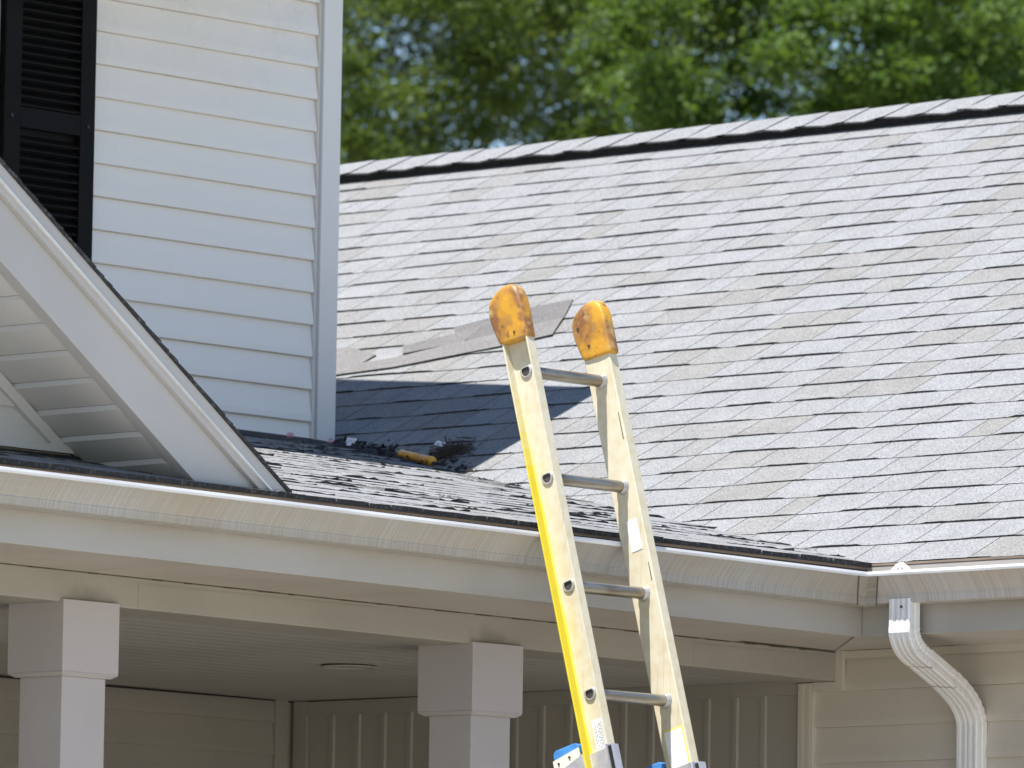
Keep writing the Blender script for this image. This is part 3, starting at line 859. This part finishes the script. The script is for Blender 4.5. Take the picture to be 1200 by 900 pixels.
def bez(p0, p1, p2, n):
    p0, p1, p2 = map(Vector, (p0, p1, p2)); out = []
    for i in range(n+1):
        t = i/n; out.append((p0*(1-t)**2 + p1*2*t*(1-t) + p2*t*t, (p1-p0)*(1-t) + (p2-p1)*t))
    return out
xs0, ys0 = .183, -.0715
xs1, ys1 = .036, .405
A_ = Vector((xs0, ys0, -.235)); B_ = Vector((xs1, ys1, -.362))
dr = (B_ - A_)
q = MB(); q.loft([spout_ring((xs0, ys0, -.112), (0, 0, -1)), spout_ring((xs0, ys0, -.205), (0, 0, -1))], caps=False)
ds = q.build('downspout', m_metalw, house)
def elbow(p0, p1, p2, n, s0=1.03, name='elbow'):
    q = MB(); rings = []
    for i, (c, t) in enumerate(bez(p0, p1, p2, n)):
        sc = s0 - .02 * i / n
        ring = spout_ring(c, t, s=sc)
        # crimps on the inside of the bend
        if 1 < i < n-1 and i % 2 == 0:
            cen = Vector(c)
            ring = [p + (cen - p) * .055 if j > 15 else p for j, p in enumerate(ring)]
        rings.append(ring)
    q.loft(rings, caps=False); return q.build(name, m_metalw, ds)
e1a = (xs0, ys0, -.190); e1b = A_ + dr * .24
elbow(e1a, (xs0, ys0, -.245), e1b, 16)
m0 = A_ + dr * .20; m1 = A_ + dr * .62
q = MB(); q.loft([spout_ring(m0, dr), spout_ring(m1, dr)], caps=False); q.build('downspout_section', m_metalw, ds)
elbow(A_ + dr * .58, B_ + Vector((0, 0, .0)), (xs1, ys1, -.432), 16)
q = MB(); q.loft([spout_ring((xs1, ys1, -.415), (0, 0, -1)), spout_ring((xs1, ys1, gz+.2), (0, 0, -1))], caps=False); q.build('downspout_section', m_metalw, ds)
for fr in (.24, .585):
    q = MB(); rg = spout_ring(A_ + dr * fr, dr, s=1.04)[1:17]
    q.loft([[p for p in rg], [p + dr.normalized()*.0035 for p in rg]], caps=False, closed=False); q.build('seam', m_scr, ds)
for pz in ((xs0 + .012, ys0 - .0265, -.135), ):
    q = MB(); q.tube((pz[0], pz[1], pz[2]), (pz[0], pz[1]-.004, pz[2]), .0035, 8); q.build('screw', m_scr, ds)
# strainer basket standing in the outlet
q = MB(); n = 13
for i in range(n):
    a = 6.2832*i/n
    c_ = Vector((.165, -.066, 0)); pts = [(.036, -.085), (.035, -.050), (.028, -.034), (.015, -.020), (.002, -.012)]
    for (r0_, z0_), (r1_, z1_) in zip(pts[:-1], pts[1:]):
        q.tube(c_ + Vector((r0_*math.cos(a), r0_*math.sin(a), z0_)), c_ + Vector((r1_*math.cos(a), r1_*math.sin(a), z1_)), .0032, 5)
q.build('leaf_strainer', m_paper, ds)

# ------------------------------------------------------------------ ladder
def ladder_mats():
    M = mat('fibreglass_rail', (0.76, 0.70, 0.50), 0.45)
    n = M.node_tree.nodes; L = M.node_tree.links; b = n['Principled BSDF']
    tc = n.new('ShaderNodeTexCoord')
    t = n.new('ShaderNodeTexNoise'); t.inputs['Scale'].default_value = 35; t.inputs['Detail'].default_value = 5; L.new(tc.outputs['Object'], t.inputs[0])
    r = n.new('ShaderNodeMapRange'); r.inputs[1].default_value = .42; r.inputs[2].default_value = .72; L.new(t.outputs[0], r.inputs[0])
    x = n.new('ShaderNodeMix'); x.data_type = 'RGBA'; x.inputs[6].default_value = (.61, .555, .415, 1); x.inputs[7].default_value = (.55, .475, .31, 1)
    L.new(r.outputs[0], x.inputs[0])
    mp = n.new('ShaderNodeMapping'); mp.inputs['Rotation'].default_value = (0, math.atan(.283), 0); mp.inputs['Scale'].default_value = (90, 90, 2.5)
    L.new(tc.outputs['Object'], mp.inputs[0])
    fn = n.new('ShaderNodeTexNoise'); fn.inputs['Scale'].default_value = 2.0; fn.inputs['Detail'].default_value = 5; L.new(mp.outputs[0], fn.inputs[0])
    fr = n.new('ShaderNodeMapRange'); fr.inputs[1].default_value = .60; fr.inputs[2].default_value = .78; fr.inputs[4].default_value = .55; L.new(fn.outputs[0], fr.inputs[0])
    fx_ = n.new('ShaderNodeMix'); fx_.data_type = 'RGBA'; fx_.inputs[7].default_value = (.34, .28, .16, 1); L.new(fr.outputs[0], fx_.inputs[0]); L.new(x.outputs[2], fx_.inputs[6]); x = fx_
    bpf = n.new('ShaderNodeBump'); bpf.inputs['Strength'].default_value = .25; bpf.inputs['Distance'].default_value = .002; L.new(fn.outputs[0], bpf.inputs['Height']); L.new(bpf.outputs[0], b.inputs['Normal'])
    # paint still yellow near the inner flange: attribute 'tone' marks it, sharp at the top and growing downwards
    at = n.new('ShaderNodeAttribute'); at.attribute_name = 'tone'
    t2 = n.new('ShaderNodeTexNoise'); t2.inputs['Scale'].default_value = 9; t2.inputs['Detail'].default_value = 4; L.new(tc.outputs['Object'], t2.inputs[0])
    ad = n.new('ShaderNodeMath'); ad.operation = 'MULTIPLY_ADD'; ad.inputs[1].default_value = .5; ad.inputs[2].default_value = -.25
    L.new(t2.outputs[0], ad.inputs[0])
    a2 = n.new('ShaderNodeMath'); a2.operation = 'ADD'; L.new(ad.outputs[0], a2.inputs[0]); L.new(at.outputs['Fac'], a2.inputs[1])
    r2 = n.new('ShaderNodeMapRange'); r2.inputs[1].default_value = .2; r2.inputs[2].default_value = .75; L.new(a2.outputs[0], r2.inputs[0])
    y = n.new('ShaderNodeMix'); y.data_type = 'RGBA'; y.inputs[7].default_value = (.62, .50, .025, 1)
    L.new(r2.outputs[0], y.inputs[0]); L.new(x.outputs[2], y.inputs[6]); L.new(y.outputs[2], b.inputs['Base Color'])
    return M
m_rail = ladder_mats()
def cap_mat():
    M = mat('worn_rubber_cap', (0.72, 0.33, 0.03), 0.5, bump=.3, bscale=60)
    n = M.node_tree.nodes; L = M.node_tree.links; b = n['Principled BSDF']
    tc = n.new('ShaderNodeTexCoord')
    def noise(s, lo, hi, d=6):
        t = n.new('ShaderNodeTexNoise'); t.inputs['Scale'].default_value = s; t.inputs['Detail'].default_value = d; L.new(tc.outputs['Object'], t.inputs[0])
        r = n.new('ShaderNodeMapRange'); r.inputs[1].default_value = lo; r.inputs[2].default_value = hi; L.new(t.outputs[0], r.inputs[0]); return r.outputs[0]
    x = n.new('ShaderNodeMix'); x.data_type = 'RGBA'; x.inputs[6].default_value = (.54, .27, .022, 1); x.inputs[7].default_value = (.22, .095, .032, 1)
    L.new(noise(12, .44, .60, 9), x.inputs[0])
    y = n.new('ShaderNodeMix'); y.data_type = 'RGBA'; y.inputs[7].default_value = (.50, .33, .12, 1); L.new(x.outputs[2], y.inputs[6])
    L.new(noise(24, .52, .72), y.inputs[0]); 
    z = n.new('ShaderNodeMix'); z.data_type = 'RGBA'; z.inputs[7].default_value = (.09, .055, .035, 1); L.new(y.outputs[2], z.inputs[6])
    L.new(noise(42, .60, .74, 8), z.inputs[0]); L.new(z.outputs[2], b.inputs['Base Color'])
    return M
m_cap = cap_mat()

ladder = thing('ladder', 'yellowed fibreglass extension ladder with orange end covers leaning on the porch gutter', 'ladder')
LEAN = -.283                       # dx/dz of the rails
ax = Vector((LEAN, 0, 1)).normalized()      # up along the rails
fx = Vector((1, 0, -LEAN)).normalized()     # across the rail, towards +X
ORG = Vector((.0365, 0, .4000))             # centre line of the first rung
def LP_(a, y, s):  # a across, s along upward from first rung
    p = ORG + fx * a + ax * s; return Vector((p.x, y, p.z))
HW = .0445                                  # half of the rail width
PITCH = .297
def rail(yo, flange_dir, s0, s1, name, wcen=0.0, hw=HW, yellow=False, fl=.030):
    """C channel: web at yo, flanges pointing flange_dir"""
    t = .005; f = flange_dir
    pr = [(-hw, 0), (-hw, fl*f), (-hw+t, fl*f), (-hw+t, t*f*1.4), (-hw+t*2.2, t*f), (0, t*f), (hw-t*2.2, t*f), (hw-t, t*f*1.4), (hw-t, fl*f), (hw, fl*f), (hw, 0), (hw-.003, -.0015*f), (-hw+.003, -.0015*f)]
    q = MB(); n = 26; rings = []
    for i in range(n+1):
        s = s0 + (s1 - s0) * i / n
        rings.append([LP_(a + wcen, yo + b, s) for a, b in pr])
    q.loft(rings)
    k = len(pr)
    for i in range(len(q.f)):
        if yellow and i < n*k:
            j = i % k; s = s0 + (s1 - s0) * (i // k) / n
            down = min(1, max(0, (.02 - s) / .42))
            if j in (1, 2): q.t[i] = .95 * down + .02
            elif j in (3,): q.t[i] = .62 * down + .08
            elif j in (4,): q.t[i] = .28 * down
            elif j in (0,): q.t[i] = .8 * down
    return q
yL, yR = -1.455, -1.163
q = rail(yL, -1, -1.085, .12, 'rail', yellow=True)
rl_ = q.build('rail', m_rail, ladder, tone=True, bevel=.0012); rl_['label'] = 'near side rail with yellow paint along its edge'
q = rail(yR, 1, -1.085, .12, 'rail')
q.build('rail', m_rail, ladder, tone=True, bevel=.0012)
# rungs: D section tube through both webs with swaged collars
def dsec(r, y, s, sc=1.0):
    out = []
    for i in range(20):
        a = 6.2832 * i / 20
        ca, sa = math.cos(a), math.sin(a)
        rr2 = r * sc
        zz = sa * rr2 if sa < .62 else .62 * rr2 + (sa-.62)*.12*rr2
        out.append(LP_(ca*rr2, y, s + zz))
    return out
for kx in range(0, 11):
    s = -PITCH * kx
    if s < -1.05 and kx < 4: pass
    if kx > 3: break
    q = MB(); q.loft([dsec(.0170, yL-.004, s), dsec(.0170, yR+.004, s)], caps=False)
    rg = q.build('rung', m_steel, ladder, smooth=True)
    q = MB(); q.loft([dsec(.0172, yL-.0085, s, .80), dsec(.0172, yL-.0095, s, .90), dsec(.0172, yL-.0085, s, 1.12), dsec(.0172, yL-.0052, s, 1.24)], caps=False)
    q.build('rung_collar', m_collar, rg, smooth=True)
    q = MB(); q.loft([dsec(.0172, yL-.0086, s, .80), dsec(.0172, yL+.03, s, .80)], caps=False)
    q.build('rung_bore', mat('bore_dark', (.05, .045, .04), .6) if kx == 0 else bpy.data.materials['bore_dark'], rg, smooth=True)
    q = MB(); q.loft([dsec(.0172, yL-.0058, s, .86), dsec(.0172, yL-.0052, s, .86)]); q.build('rung_bore_shade', bpy.data.materials['bore_dark'], rg)  # dark disc over the uncut web, painting the shade inside the open rung
    q = MB(); q.loft([dsec(.0172, yR-.0155, s, 1.02), dsec(.0172, yR-.013, s, 1.16), dsec(.0172, yR-.006, s, 1.18), dsec(.0172, yR-.0018, s, 1.34), dsec(.0172, yR-.0005, s, 1.34)], caps=False)
    q.build('rung_collar', m_collar, rg, smooth=True)
# rubber covers over the rail tips
def cover(ya, yb, name, da=0, dss=0):
    q = MB(); rings = []
    yc = (ya + yb) / 2; hd = abs(yb - ya) / 2
    # s along rail, left half width, right half width, depth scale, round
    prof = [(.082, .0480, .0480, 1.00), (.087, .0520, .0500, 1.05), (.105, .0575, .0500, 1.06), (.135, .0650, .0505, 1.08), (.163, .0710, .0505, 1.08),
            (.190, .0700, .0495, 1.06), (.212, .0600, .0450, 1.02), (.226, .0420, .0390, .92), (.235, .0210, .0280, .72), (.239, .008, .014, .45)]
    rj = random.Random(int(abs(ya)*1000))
    for s, wl, wr, dsx in prof:
        ring = []
        n = 24
        for i in range(n):
            a = 6.2832*i/n; ca, sa = math.cos(a), math.sin(a)
            e = .34 if s < .215 else .5
            X = (abs(ca)**e) * (1 if ca > 0 else -1); Yv = (abs(sa)**e) * (1 if sa > 0 else -1)
            wv = wr if X > 0 else wl
            tilt = -.004 * X if s < .10 else 0      # hem hangs lower on the left
            ring.append(LP_(X * wv - .001 + da + rj.uniform(-.0008, .0008), yc + Yv * hd * dsx + rj.uniform(-.0008, .0008), s + tilt - .001 + dss))
        rings.append(ring)
    q.loft(rings, caps=True)
    o = q.build(name, m_cap, ladder, smooth=True)
    o.modifiers.new('sub', 'SUBSURF').render_levels = 1
    return o
c1 = cover(yL - .0335, yL + .0075, 'rail_cover'); c1['label'] = 'orange end cover stained brown on the near rail'
c2 = cover(yR - .0075, yR + .0335, 'rail_cover', .006, -.016); c2['label'] = 'faded orange end cover with two rivets on the far rail'
for (a, s) in ((-.012, .103), (-.038, .160)):
    q = MB(); yy = yR - .0225
    p = LP_(a, yR - .0085 - (.020 if s > .1 else .016), s)
    q.tube(LP_(a, yR - .006, s), LP_(a, yR-.0115, s), .0045, 10, r2=.0035); q.build('rivet', m_scr, c2)
q = MB(); q.tube(LP_(.010, yL-.034, .103), LP_(.010, yL-.0375, .103), .004, 10, r2=.003); q.build('rivet', m_scr, c1)
# stickers
def sticker(y, a0, a1, s0, s1, name, parent, lab=None):
    q = MB(); q.hexa([LP_(a0, y, s0), LP_(a1, y, s0), LP_(a1, y+.0006, s0), LP_(a0, y+.0006, s0), LP_(a0, y, s1), LP_(a1, y, s1), LP_(a1, y+.0006, s1), LP_(a0, y+.0006, s1)])
    o = q.build(name, m_stick, parent)
    if lab: o['label'] = lab
    return o
sticker(yR-.0027, -.011, .026, -.478, -.392, 'sticker', ladder, 'blank white sticker on the far rail')
sticker(yR-.0027, -.026, .036, -1.10, -.975, 'sticker', ladder, 'white and yellowed sticker at the foot of the far rail')
q = MB(); q.hexa([LP_(-.028, yR-.0022, -1.10), LP_(.040, yR-.0022, -1.10), LP_(.040, yR-.0017, -1.10), LP_(-.028, yR-.0017, -1.10),
                  LP_(-.028, yR-.0022, -.970), LP_(.040, yR-.0022, -.970), LP_(.040, yR-.0017, -.970), LP_(-.028, yR-.0017, -.970)])
q.build('sticker_border', mat('yellow_sticker', (.76, .66, .12), .5), ladder)
st = sticker(yL-.0062, -.014, .034, -1.05, -.962, 'warning_label', ladder, 'small printed label with black lettering on the near rail')
rk2 = random.Random(4)
q = MB()
def ink(a0, a1, s0, s1): 
    y = yL-.0067
    q.hexa([LP_(a0, y, s0), LP_(a1, y, s0), LP_(a1, y+.0003, s0), LP_(a0, y+.0003, s0), LP_(a0, y, s1), LP_(a1, y, s1), LP_(a1, y+.0003, s1), LP_(a0, y+.0003, s1)])
s = -.966
ink(.022, .033, s-.013, s-.002)
s -= .017
while s > -1.045:
    l = rk2.uniform(.003, .007)
    ink(.0235, .0235 + rk2.uniform(.004, .0075), s-l, s); s -= l + rk2.uniform(.0015, .003)
for col_, (s_top) in zip((.016, .0115, .0070, .002, -.004, -.009), (-.972, -.975, -.972, -.98, -.975, -.984)):
    s = s_top
    while s > -1.045:
        l = rk2.uniform(.002, .006)
        ink(col_, col_ + .0016, s-l, s); s -= l + rk2.uniform(.0015, .004)
q.build('lettering', m_ink, st)
# scuffs on the far rail
for a0, s0, l in ((.034, -.10, .075), (.034, -.52, .05)):
    q = MB(); q.hexa([LP_(a0, yR-.0020, s0-l), LP_(a0+.003, yR-.0020, s0-l), LP_(a0+.003, yR-.0012, s0-l), LP_(a0, yR-.0012, s0-l),
                      LP_(a0+.001, yR-.0020, s0), LP_(a0+.003, yR-.0020, s0), LP_(a0+.003, yR-.0012, s0), LP_(a0+.001, yR-.0012, s0)])
    q.build('scuff', m_twig, ladder)
# base section behind: its rails end in blue plastic, held by aluminium brackets
BOT = -3.55
for (yo, fd, top) in ((yL, -1, -1.012), (yR, 1, -1.045)):
    w0 = -.096
    q = rail(yo + (.0 if fd < 0 else -.0), fd, BOT, top - .02, 'base_rail', wcen=w0 + .0, hw=.0435)
    br = q.build('base_rail', m_rail, ladder, tone=True)
    q = MB()
    y0 = yo - .034 if fd < 0 else yo - .004; y1 = yo + .004 if fd < 0 else yo + .034
    rings = []
    for s, ww in ((top - .024, .0450), (top - .006, .0450), (top + .001, .040), (top + .004, .032)):
        rings.append([LP_(w0 + sx_ * ww, yy, s) for sx_, yy in ((-1, y0), (1, y0), (1, y1), (-1, y1))])
    q.loft(rings); q.build('blue_end_cap', m_blue, br, bevel=.002)
    if fd < 0:
        q = MB(); q.hexa([LP_(w0-.047, y0-.003, top-.082), LP_(w0+.047, y0-.003, top-.060), LP_(w0+.047, y0, top-.060), LP_(w0-.047, y0, top-.082),
                          LP_(w0-.047, y0-.003, top-.022), LP_(w0+.047, y0-.003, top-.012), LP_(w0+.047, y0, top-.012), LP_(w0-.047, y0, top-.022)])
        pl = q.build('guide_plate', mat('cream_plate', (.74, .70, .58), .5), br)
        for a, s in ((-.028, top-.034), (.012, top-.028)):
            q = MB(); q.tube(LP_(w0+a, y0-.002, s), LP_(w0+a, y0-.0055, s), .0036, 8); q.build('screw', m_scr, br)
        for a, s in ((-.026, top-.072), (.012, top-.064)):
            q = MB(); q.tube(LP_(w0+a, y0-.002, s), LP_(w0+a, y0-.0055, s), .0028, 8); q.build('screw', m_bplast, br)
        q = MB(); q.hexa([LP_(w0-.0475, y0-.0045, top-.20), LP_(w0+.0475, y0-.0045, top-.20), LP_(w0+.0475, y0-.0032, top-.20), LP_(w0-.0475, y0-.0032, top-.20),
                          LP_(w0-.0475, y0-.0045, top-.058), LP_(w0+.0475, y0-.0045, top-.036), LP_(w0+.0475, y0-.0032, top-.036), LP_(w0-.0475, y0-.0032, top-.058)])
        q.build('guide_bracket', m_alu, br)
    else:
        q = MB(); q.box((0,0,0),(0.001,0.001,0.001))
# lower part of the fly rails inside their aluminium sleeves (going on below the picture)
for (yo, fd, tp) in ((yL, -1, -1.045), (yR, 1, -1.075)):
    q = rail(yo, fd, BOT, -1.087, 'fly_rail_lower')
    fr_ = q.build('fly_rail_lower', m_rail, ladder, tone=True)
    q = rail(yo - .0025 * (1 if fd > 0 else -1) * 0, fd, tp - .16, tp, 'sleeve', hw=HW + .004, fl=.036)
    for i, v in enumerate(q.v): pass
    q.v = [(v[0], v[1] - (.0035 if fd < 0 else .0035), v[2]) for v in q.v]
    q.build('sleeve', m_alu, ladder)
    q = MB(); ya, yb = (yo-.036, yo-.010) if fd < 0 else (yo+.006, yo+.032)
    q.hexa([LP_(HW+.0045, ya, tp-.16), LP_(HW+.016, ya, tp-.16), LP_(HW+.016, yb, tp-.16), LP_(HW+.0045, yb, tp-.16),
            LP_(HW+.0045, ya, tp-.006), LP_(HW+.016, ya, tp-.006), LP_(HW+.016, yb, tp-.006), LP_(HW+.0045, yb, tp-.006)])
    q.build('slide_block', m_bplast, ladder)
    q = MB()
    q.hexa([LP_(HW+.0165, ya, tp-.16), LP_(HW+.019, ya, tp-.16), LP_(HW+.019, yb, tp-.16), LP_(HW+.0165, yb, tp-.16),
            LP_(HW+.0165, ya, tp-.003), LP_(HW+.019, ya, tp-.003), LP_(HW+.019, yb, tp-.003), LP_(HW+.0165, yb, tp-.003)])
    q.build('slide_clip', m_alu, ladder)
for kx in range(4, 12):
    s = -PITCH * kx
    q = MB(); q.loft([dsec(.0170, yL-.004, s), dsec(.0170, yR+.004, s)], caps=True); q.build('rung', m_steel, ladder, smooth=True)
    q = MB(); q.loft([[p + fx*-.096 for p in dsec(.0170, yL-.004, s-.05)], [p + fx*-.096 for p in dsec(.0170, yR+.004, s-.05)]], caps=True); q.build('rung', m_steel, ladder, smooth=True)

# ------------------------------------------------------------------ litter on the roof
q = MB()
A = Vector((-2.768, 1.040, .523+.013)); B = Vector((-2.545, .955, .480+.012))
d = (B - A).normalized(); a = d.orthogonal().normalized(); b = d.cross(a); rings = []
Ln = (B - A).length
for f, rd in ((0, .006), (.02, .0125), (.06, .0145), (.62, .0145), (.64, .0135), (.66, .0145), (.95, .0155), (.985, .013), (1, .007)):
    rings.append([A + d * Ln * f + (a*math.cos(6.2832*i/18) + b*math.sin(6.2832*i/18)) * rd for i in range(18)])
q.loft(rings)
tag(q.build('plastic_tube', m_orange, smooth=True), 'small orange plastic tube lying in the roof valley beside the twigs', 'tube')
q = MB(); rt = random.Random(12)
for i in range(260):
    c = Vector((-2.56 + rt.gauss(0, .038), 1.05 + rt.gauss(0, .026), 0)); c.z = max(TM*c.y, -TP*c.x) + abs(rt.gauss(.012, .010))
    dd = Vector((rt.gauss(0, 1), rt.gauss(0, 1), rt.gauss(0, .35))).normalized() * rt.uniform(.015, .06)
    q.tube(c - dd*.5, c + dd*.5, rt.uniform(.0007, .0022), 4)
tag(q.build('twig_pile', m_twig), 'dark heap of dry twigs at the end of the wall shadow in the valley', 'twigs', kind='stuff')
q = MB()
for i in range(320):
    t = rt.uniform(2.3, 3.42) if i < 210 else rt.uniform(2.75, 3.4); x = -t; y = TP*t/TM + rt.gauss(0, .022)
    if y > 1.09 and x < XU + .03: continue
    c = Vector((x, y, max(TM*y, -TP*x) + rt.uniform(.004, .014)))
    u_ = Vector((rt.gauss(0,1), rt.gauss(0,1), rt.gauss(0,.4))).normalized()*rt.uniform(.003, .013); v_ = Vector((rt.gauss(0,1), rt.gauss(0,1), rt.gauss(0,.5))).normalized()*rt.uniform(.002, .007)
    n_v = Vector((0, 0, .001))
    q.hexa([c-u_-v_, c+u_-v_, c+u_+v_, c-u_+v_, c-u_-v_+n_v, c+u_-v_+n_v, c+u_+v_+n_v, c-u_+v_+n_v])
tag(q.build('leaf_litter', m_litter), 'dark leaf litter strewn along the roof valley below the white wall', 'litter', kind='stuff')
q = MB(); pts = []
for i in range(40):
    t = 3.12 - .40 * i / 39; x = -t; y = TP*t/TM + .012*math.sin(i*.45) + .004*math.sin(i*1.3)
    pts.append(Vector((x, y, max(TM*y, -TP*x) + .012 + .003*math.sin(i*.8))))
for a_, b_ in zip(pts[:-1], pts[1:]): q.tube(a_, b_, .0028, 6)
tag(q.build('cable', m_bplast), 'thin black cable lying in the valley between the corner post and the orange tube', 'cable')
def scrap(P, u, v, t, m_, lab, cat):
    q = MB(); P = Vector(P); u = Vector(u); v = Vector(v); n = u.cross(v).normalized() * t
    q.hexa([P-u-v*1.1, P+u-v, P+u*1.1+v, P-u*.9+v*1.05, P-u-v+n, P+u-v+n, P+u+v+n, P-u+v+n])
    return tag(q.build(cat.replace(' ', '_'), m_), lab, cat)
scrap((-3.105, 1.175, .604), (.016, .004, -.002), (.001, .004, .010), .003, m_paper, 'white square scrap lying by the foot of the white corner post', 'scrap')
scrap((-3.075, 1.135, .590), (.006, .004, 0), (.001, .003, .006), .003, m_paper, 'tiny white crumb just right of the square scrap', 'scrap')
scrap((-2.655, 1.10, .565), (.014, .004, -.004), (.004, .004, .006), .003, m_paper, 'white flake on top of the twigs above the orange tube', 'scrap')
scrap((-3.075, .87, .594), (.009, .004, 0), (-.004, .004, .006), .006, m_pink, 'pink petal lying below the white wall left of the corner post', 'petal')
scrap((-3.045, 1.02, .587), (.006, .004, 0), (-.002, .004, .004), .004, m_pink, 'second smaller pale petal halfway to the corner post', 'petal')

# ------------------------------------------------------------------ trees beyond the ridge
def leaf_mat(name, c1, c2):
    M = bpy.data.materials.new(name); M.use_nodes = True
    n = M.node_tree.nodes; L = M.node_tree.links; b = n['Principled BSDF']
    b.inputs['Roughness'].default_value = 0.6; b.inputs['Specular IOR Level'].default_value = .3
    gi = n.new('ShaderNodeNewGeometry')
    x = n.new('ShaderNodeMix'); x.data_type = 'RGBA'; x.inputs[6].default_value = (*c1, 1); x.inputs[7].default_value = (*c2, 1)
    L.new(gi.outputs['Random Per Island'], x.inputs[0]); L.new(x.outputs[2], b.inputs['Base Color'])
    tr = n.new('ShaderNodeBsdfTranslucent'); tr.inputs[0].default_value = (c2[0]*1.6, c2[1]*1.6, c2[2]*.8, 1)
    ms = n.new('ShaderNodeMixShader'); ms.inputs[0].default_value = .35
    L.new(b.outputs[0], ms.inputs[1]); L.new(tr.outputs[0], ms.inputs[2]); L.new(ms.outputs[0], n['Material Output'].inputs[0])
    return M
h2 = Vector((cf.x, cf.y, 0)).normalized(); r2_ = Vector((cr.x, cr.y, 0)).normalized()
def tree(name, label, dist, lat, rad, zc, nleaf, c1, c2, seed, clumps=260, vs=1.0, leaf=.036, cspread=.42):
    rs_ = np.random.RandomState(seed)
    base = Vector((CAM.x, CAM.y, 0)) + h2*dist + r2_*lat
    T = thing(name, label, 'tree', group='trees behind the house roof'); T.location = (base.x, base.y, gz)
    rd = random.Random(seed); H = zc - gz
    q = MB()
    q.tube((0,0,-.1), (rd.uniform(-.2,.2), rd.uniform(-.2,.2), H*.55), rad*.075, 10, r2=rad*.045, caps=True)
    top = Vector((0, 0, H*.5))
    tips = []
    for i in range(16):
        a = 6.2832*i/16 + rd.uniform(-.3, .3); e = rd.uniform(.1, 1.35)
        d_ = Vector((math.cos(a)*math.cos(e), math.sin(a)*math.cos(e), math.sin(e)*1.0))
        st = Vector((0, 0, H*rd.uniform(.32, .55))); mid = st + d_*rad*.5 + Vector((0,0,.2)); en = mid + (d_ + Vector((rd.uniform(-.4,.4), rd.uniform(-.4,.4), .3)))*rad*.38
        q.tube(st, mid, rad*.03, 6, r2=rad*.018); q.tube(mid, en, rad*.018, 6, r2=rad*.006); tips.append(en)
        for j in range(3):
            e2 = mid + Vector((rd.uniform(-1,1), rd.uniform(-1,1), rd.uniform(-.2,1))).normalized()*rad*.35
            q.tube(mid, e2, rad*.010, 5, r2=rad*.003)
    q.build('trunk', m_bark, T)
    # leaf clumps through the crown volume, denser to the outside
    u_ = rs_.normal(size=(clumps, 3)); u_ /= np.linalg.norm(u_, axis=1)[:, None]
    rr_ = rs_.uniform(.25, 1, clumps)**.55
    lob = 1 + .22*np.sin(u_[:, 0]*5 + seed) * np.cos(u_[:, 1]*4 + seed*2) + .12*np.sin(u_[:, 2]*7)
    cc = u_ * (rr_*lob)[:, None] * np.array([rad, rad, rad*vs]) + np.array([0, 0, H])
    cs = rs_.uniform(.35, 1.0, clumps) * cspread
    idx = rs_.choice(clumps, nleaf, p=(cs**2)/(cs**2).sum())
    off = rs_.normal(size=(nleaf, 3)); off *= (cs[idx] * .62)[:, None]; off[:, 2] *= .6
    c = cc[idx] + off
    nrm = rs_.normal(size=(nleaf, 3)) + np.array([0, 0, .9]); nrm /= np.linalg.norm(nrm, axis=1)[:, None]
    t1 = np.cross(nrm, rs_.normal(size=(nleaf, 3))); t1 /= np.linalg.norm(t1, axis=1)[:, None]; t2 = np.cross(nrm, t1)
    sz = rs_.uniform(.6, 1.25, nleaf)[:, None] * leaf
    v = np.stack([c - t1*sz, c - t2*sz*.55 + nrm*sz*.12, c + t1*sz, c + t2*sz*.55 + nrm*sz*.12], 1).reshape(-1, 3)
    me = bpy.data.meshes.new('crown'); nv = nleaf*4
    me.vertices.add(nv); me.vertices.foreach_set('co', v.astype(np.float32).ravel())
    me.loops.add(nv); me.loops.foreach_set('vertex_index', np.arange(nv, dtype=np.int32))
    me.polygons.add(nleaf); me.polygons.foreach_set('loop_start', np.arange(0, nv, 4, dtype=np.int32))
    me.polygons.foreach_set('loop_total', np.full(nleaf, 4, dtype=np.int32))
    me.materials.append(leaf_mat('leaves', c1, c2)); me.update(calc_edges=True)
    o = bpy.data.objects.new('crown', me); COL.objects.link(o); o.parent = T
    return T
tree('broadleaf_tree', 'olive green tree behind the roof ridge beside the white upper wall', 62, -.9, 2.6, 7.1, 95000, (.014,.036,.010), (.105,.152,.034), 3, clumps=260, cspread=.33)
tree('broadleaf_tree', 'bright green bushy tree in the middle, behind the rightward rise of the ridge', 60, 2.3, 1.9, 6.6, 80000, (.012,.036,.010), (.10,.165,.032), 8, clumps=190, cspread=.3)
tree('broadleaf_tree', 'mid green tree at the right end of the ridge', 63, 5.2, 2.4, 6.9, 85000, (.014,.038,.010), (.105,.165,.035), 14, clumps=230, cspread=.31)
tree('broadleaf_tree', 'darker tall tree standing behind the others with sky showing through', 74, 2.0, 3.4, 8.8, 85000, (.014,.03,.010), (.045,.065,.02), 23, clumps=300, cspread=.5)
tree('broadleaf_tree', 'dark tree far behind at the right edge', 76, 7.0, 3.6, 8.6, 85000, (.014,.032,.010), (.045,.068,.02), 31, clumps=300, cspread=.5)
tree('broadleaf_tree', 'dark tree far behind the white wall at the left', 73, -3.0, 3.4, 8.8, 85000, (.014,.03,.010), (.045,.065,.02), 37, clumps=300, cspread=.5)
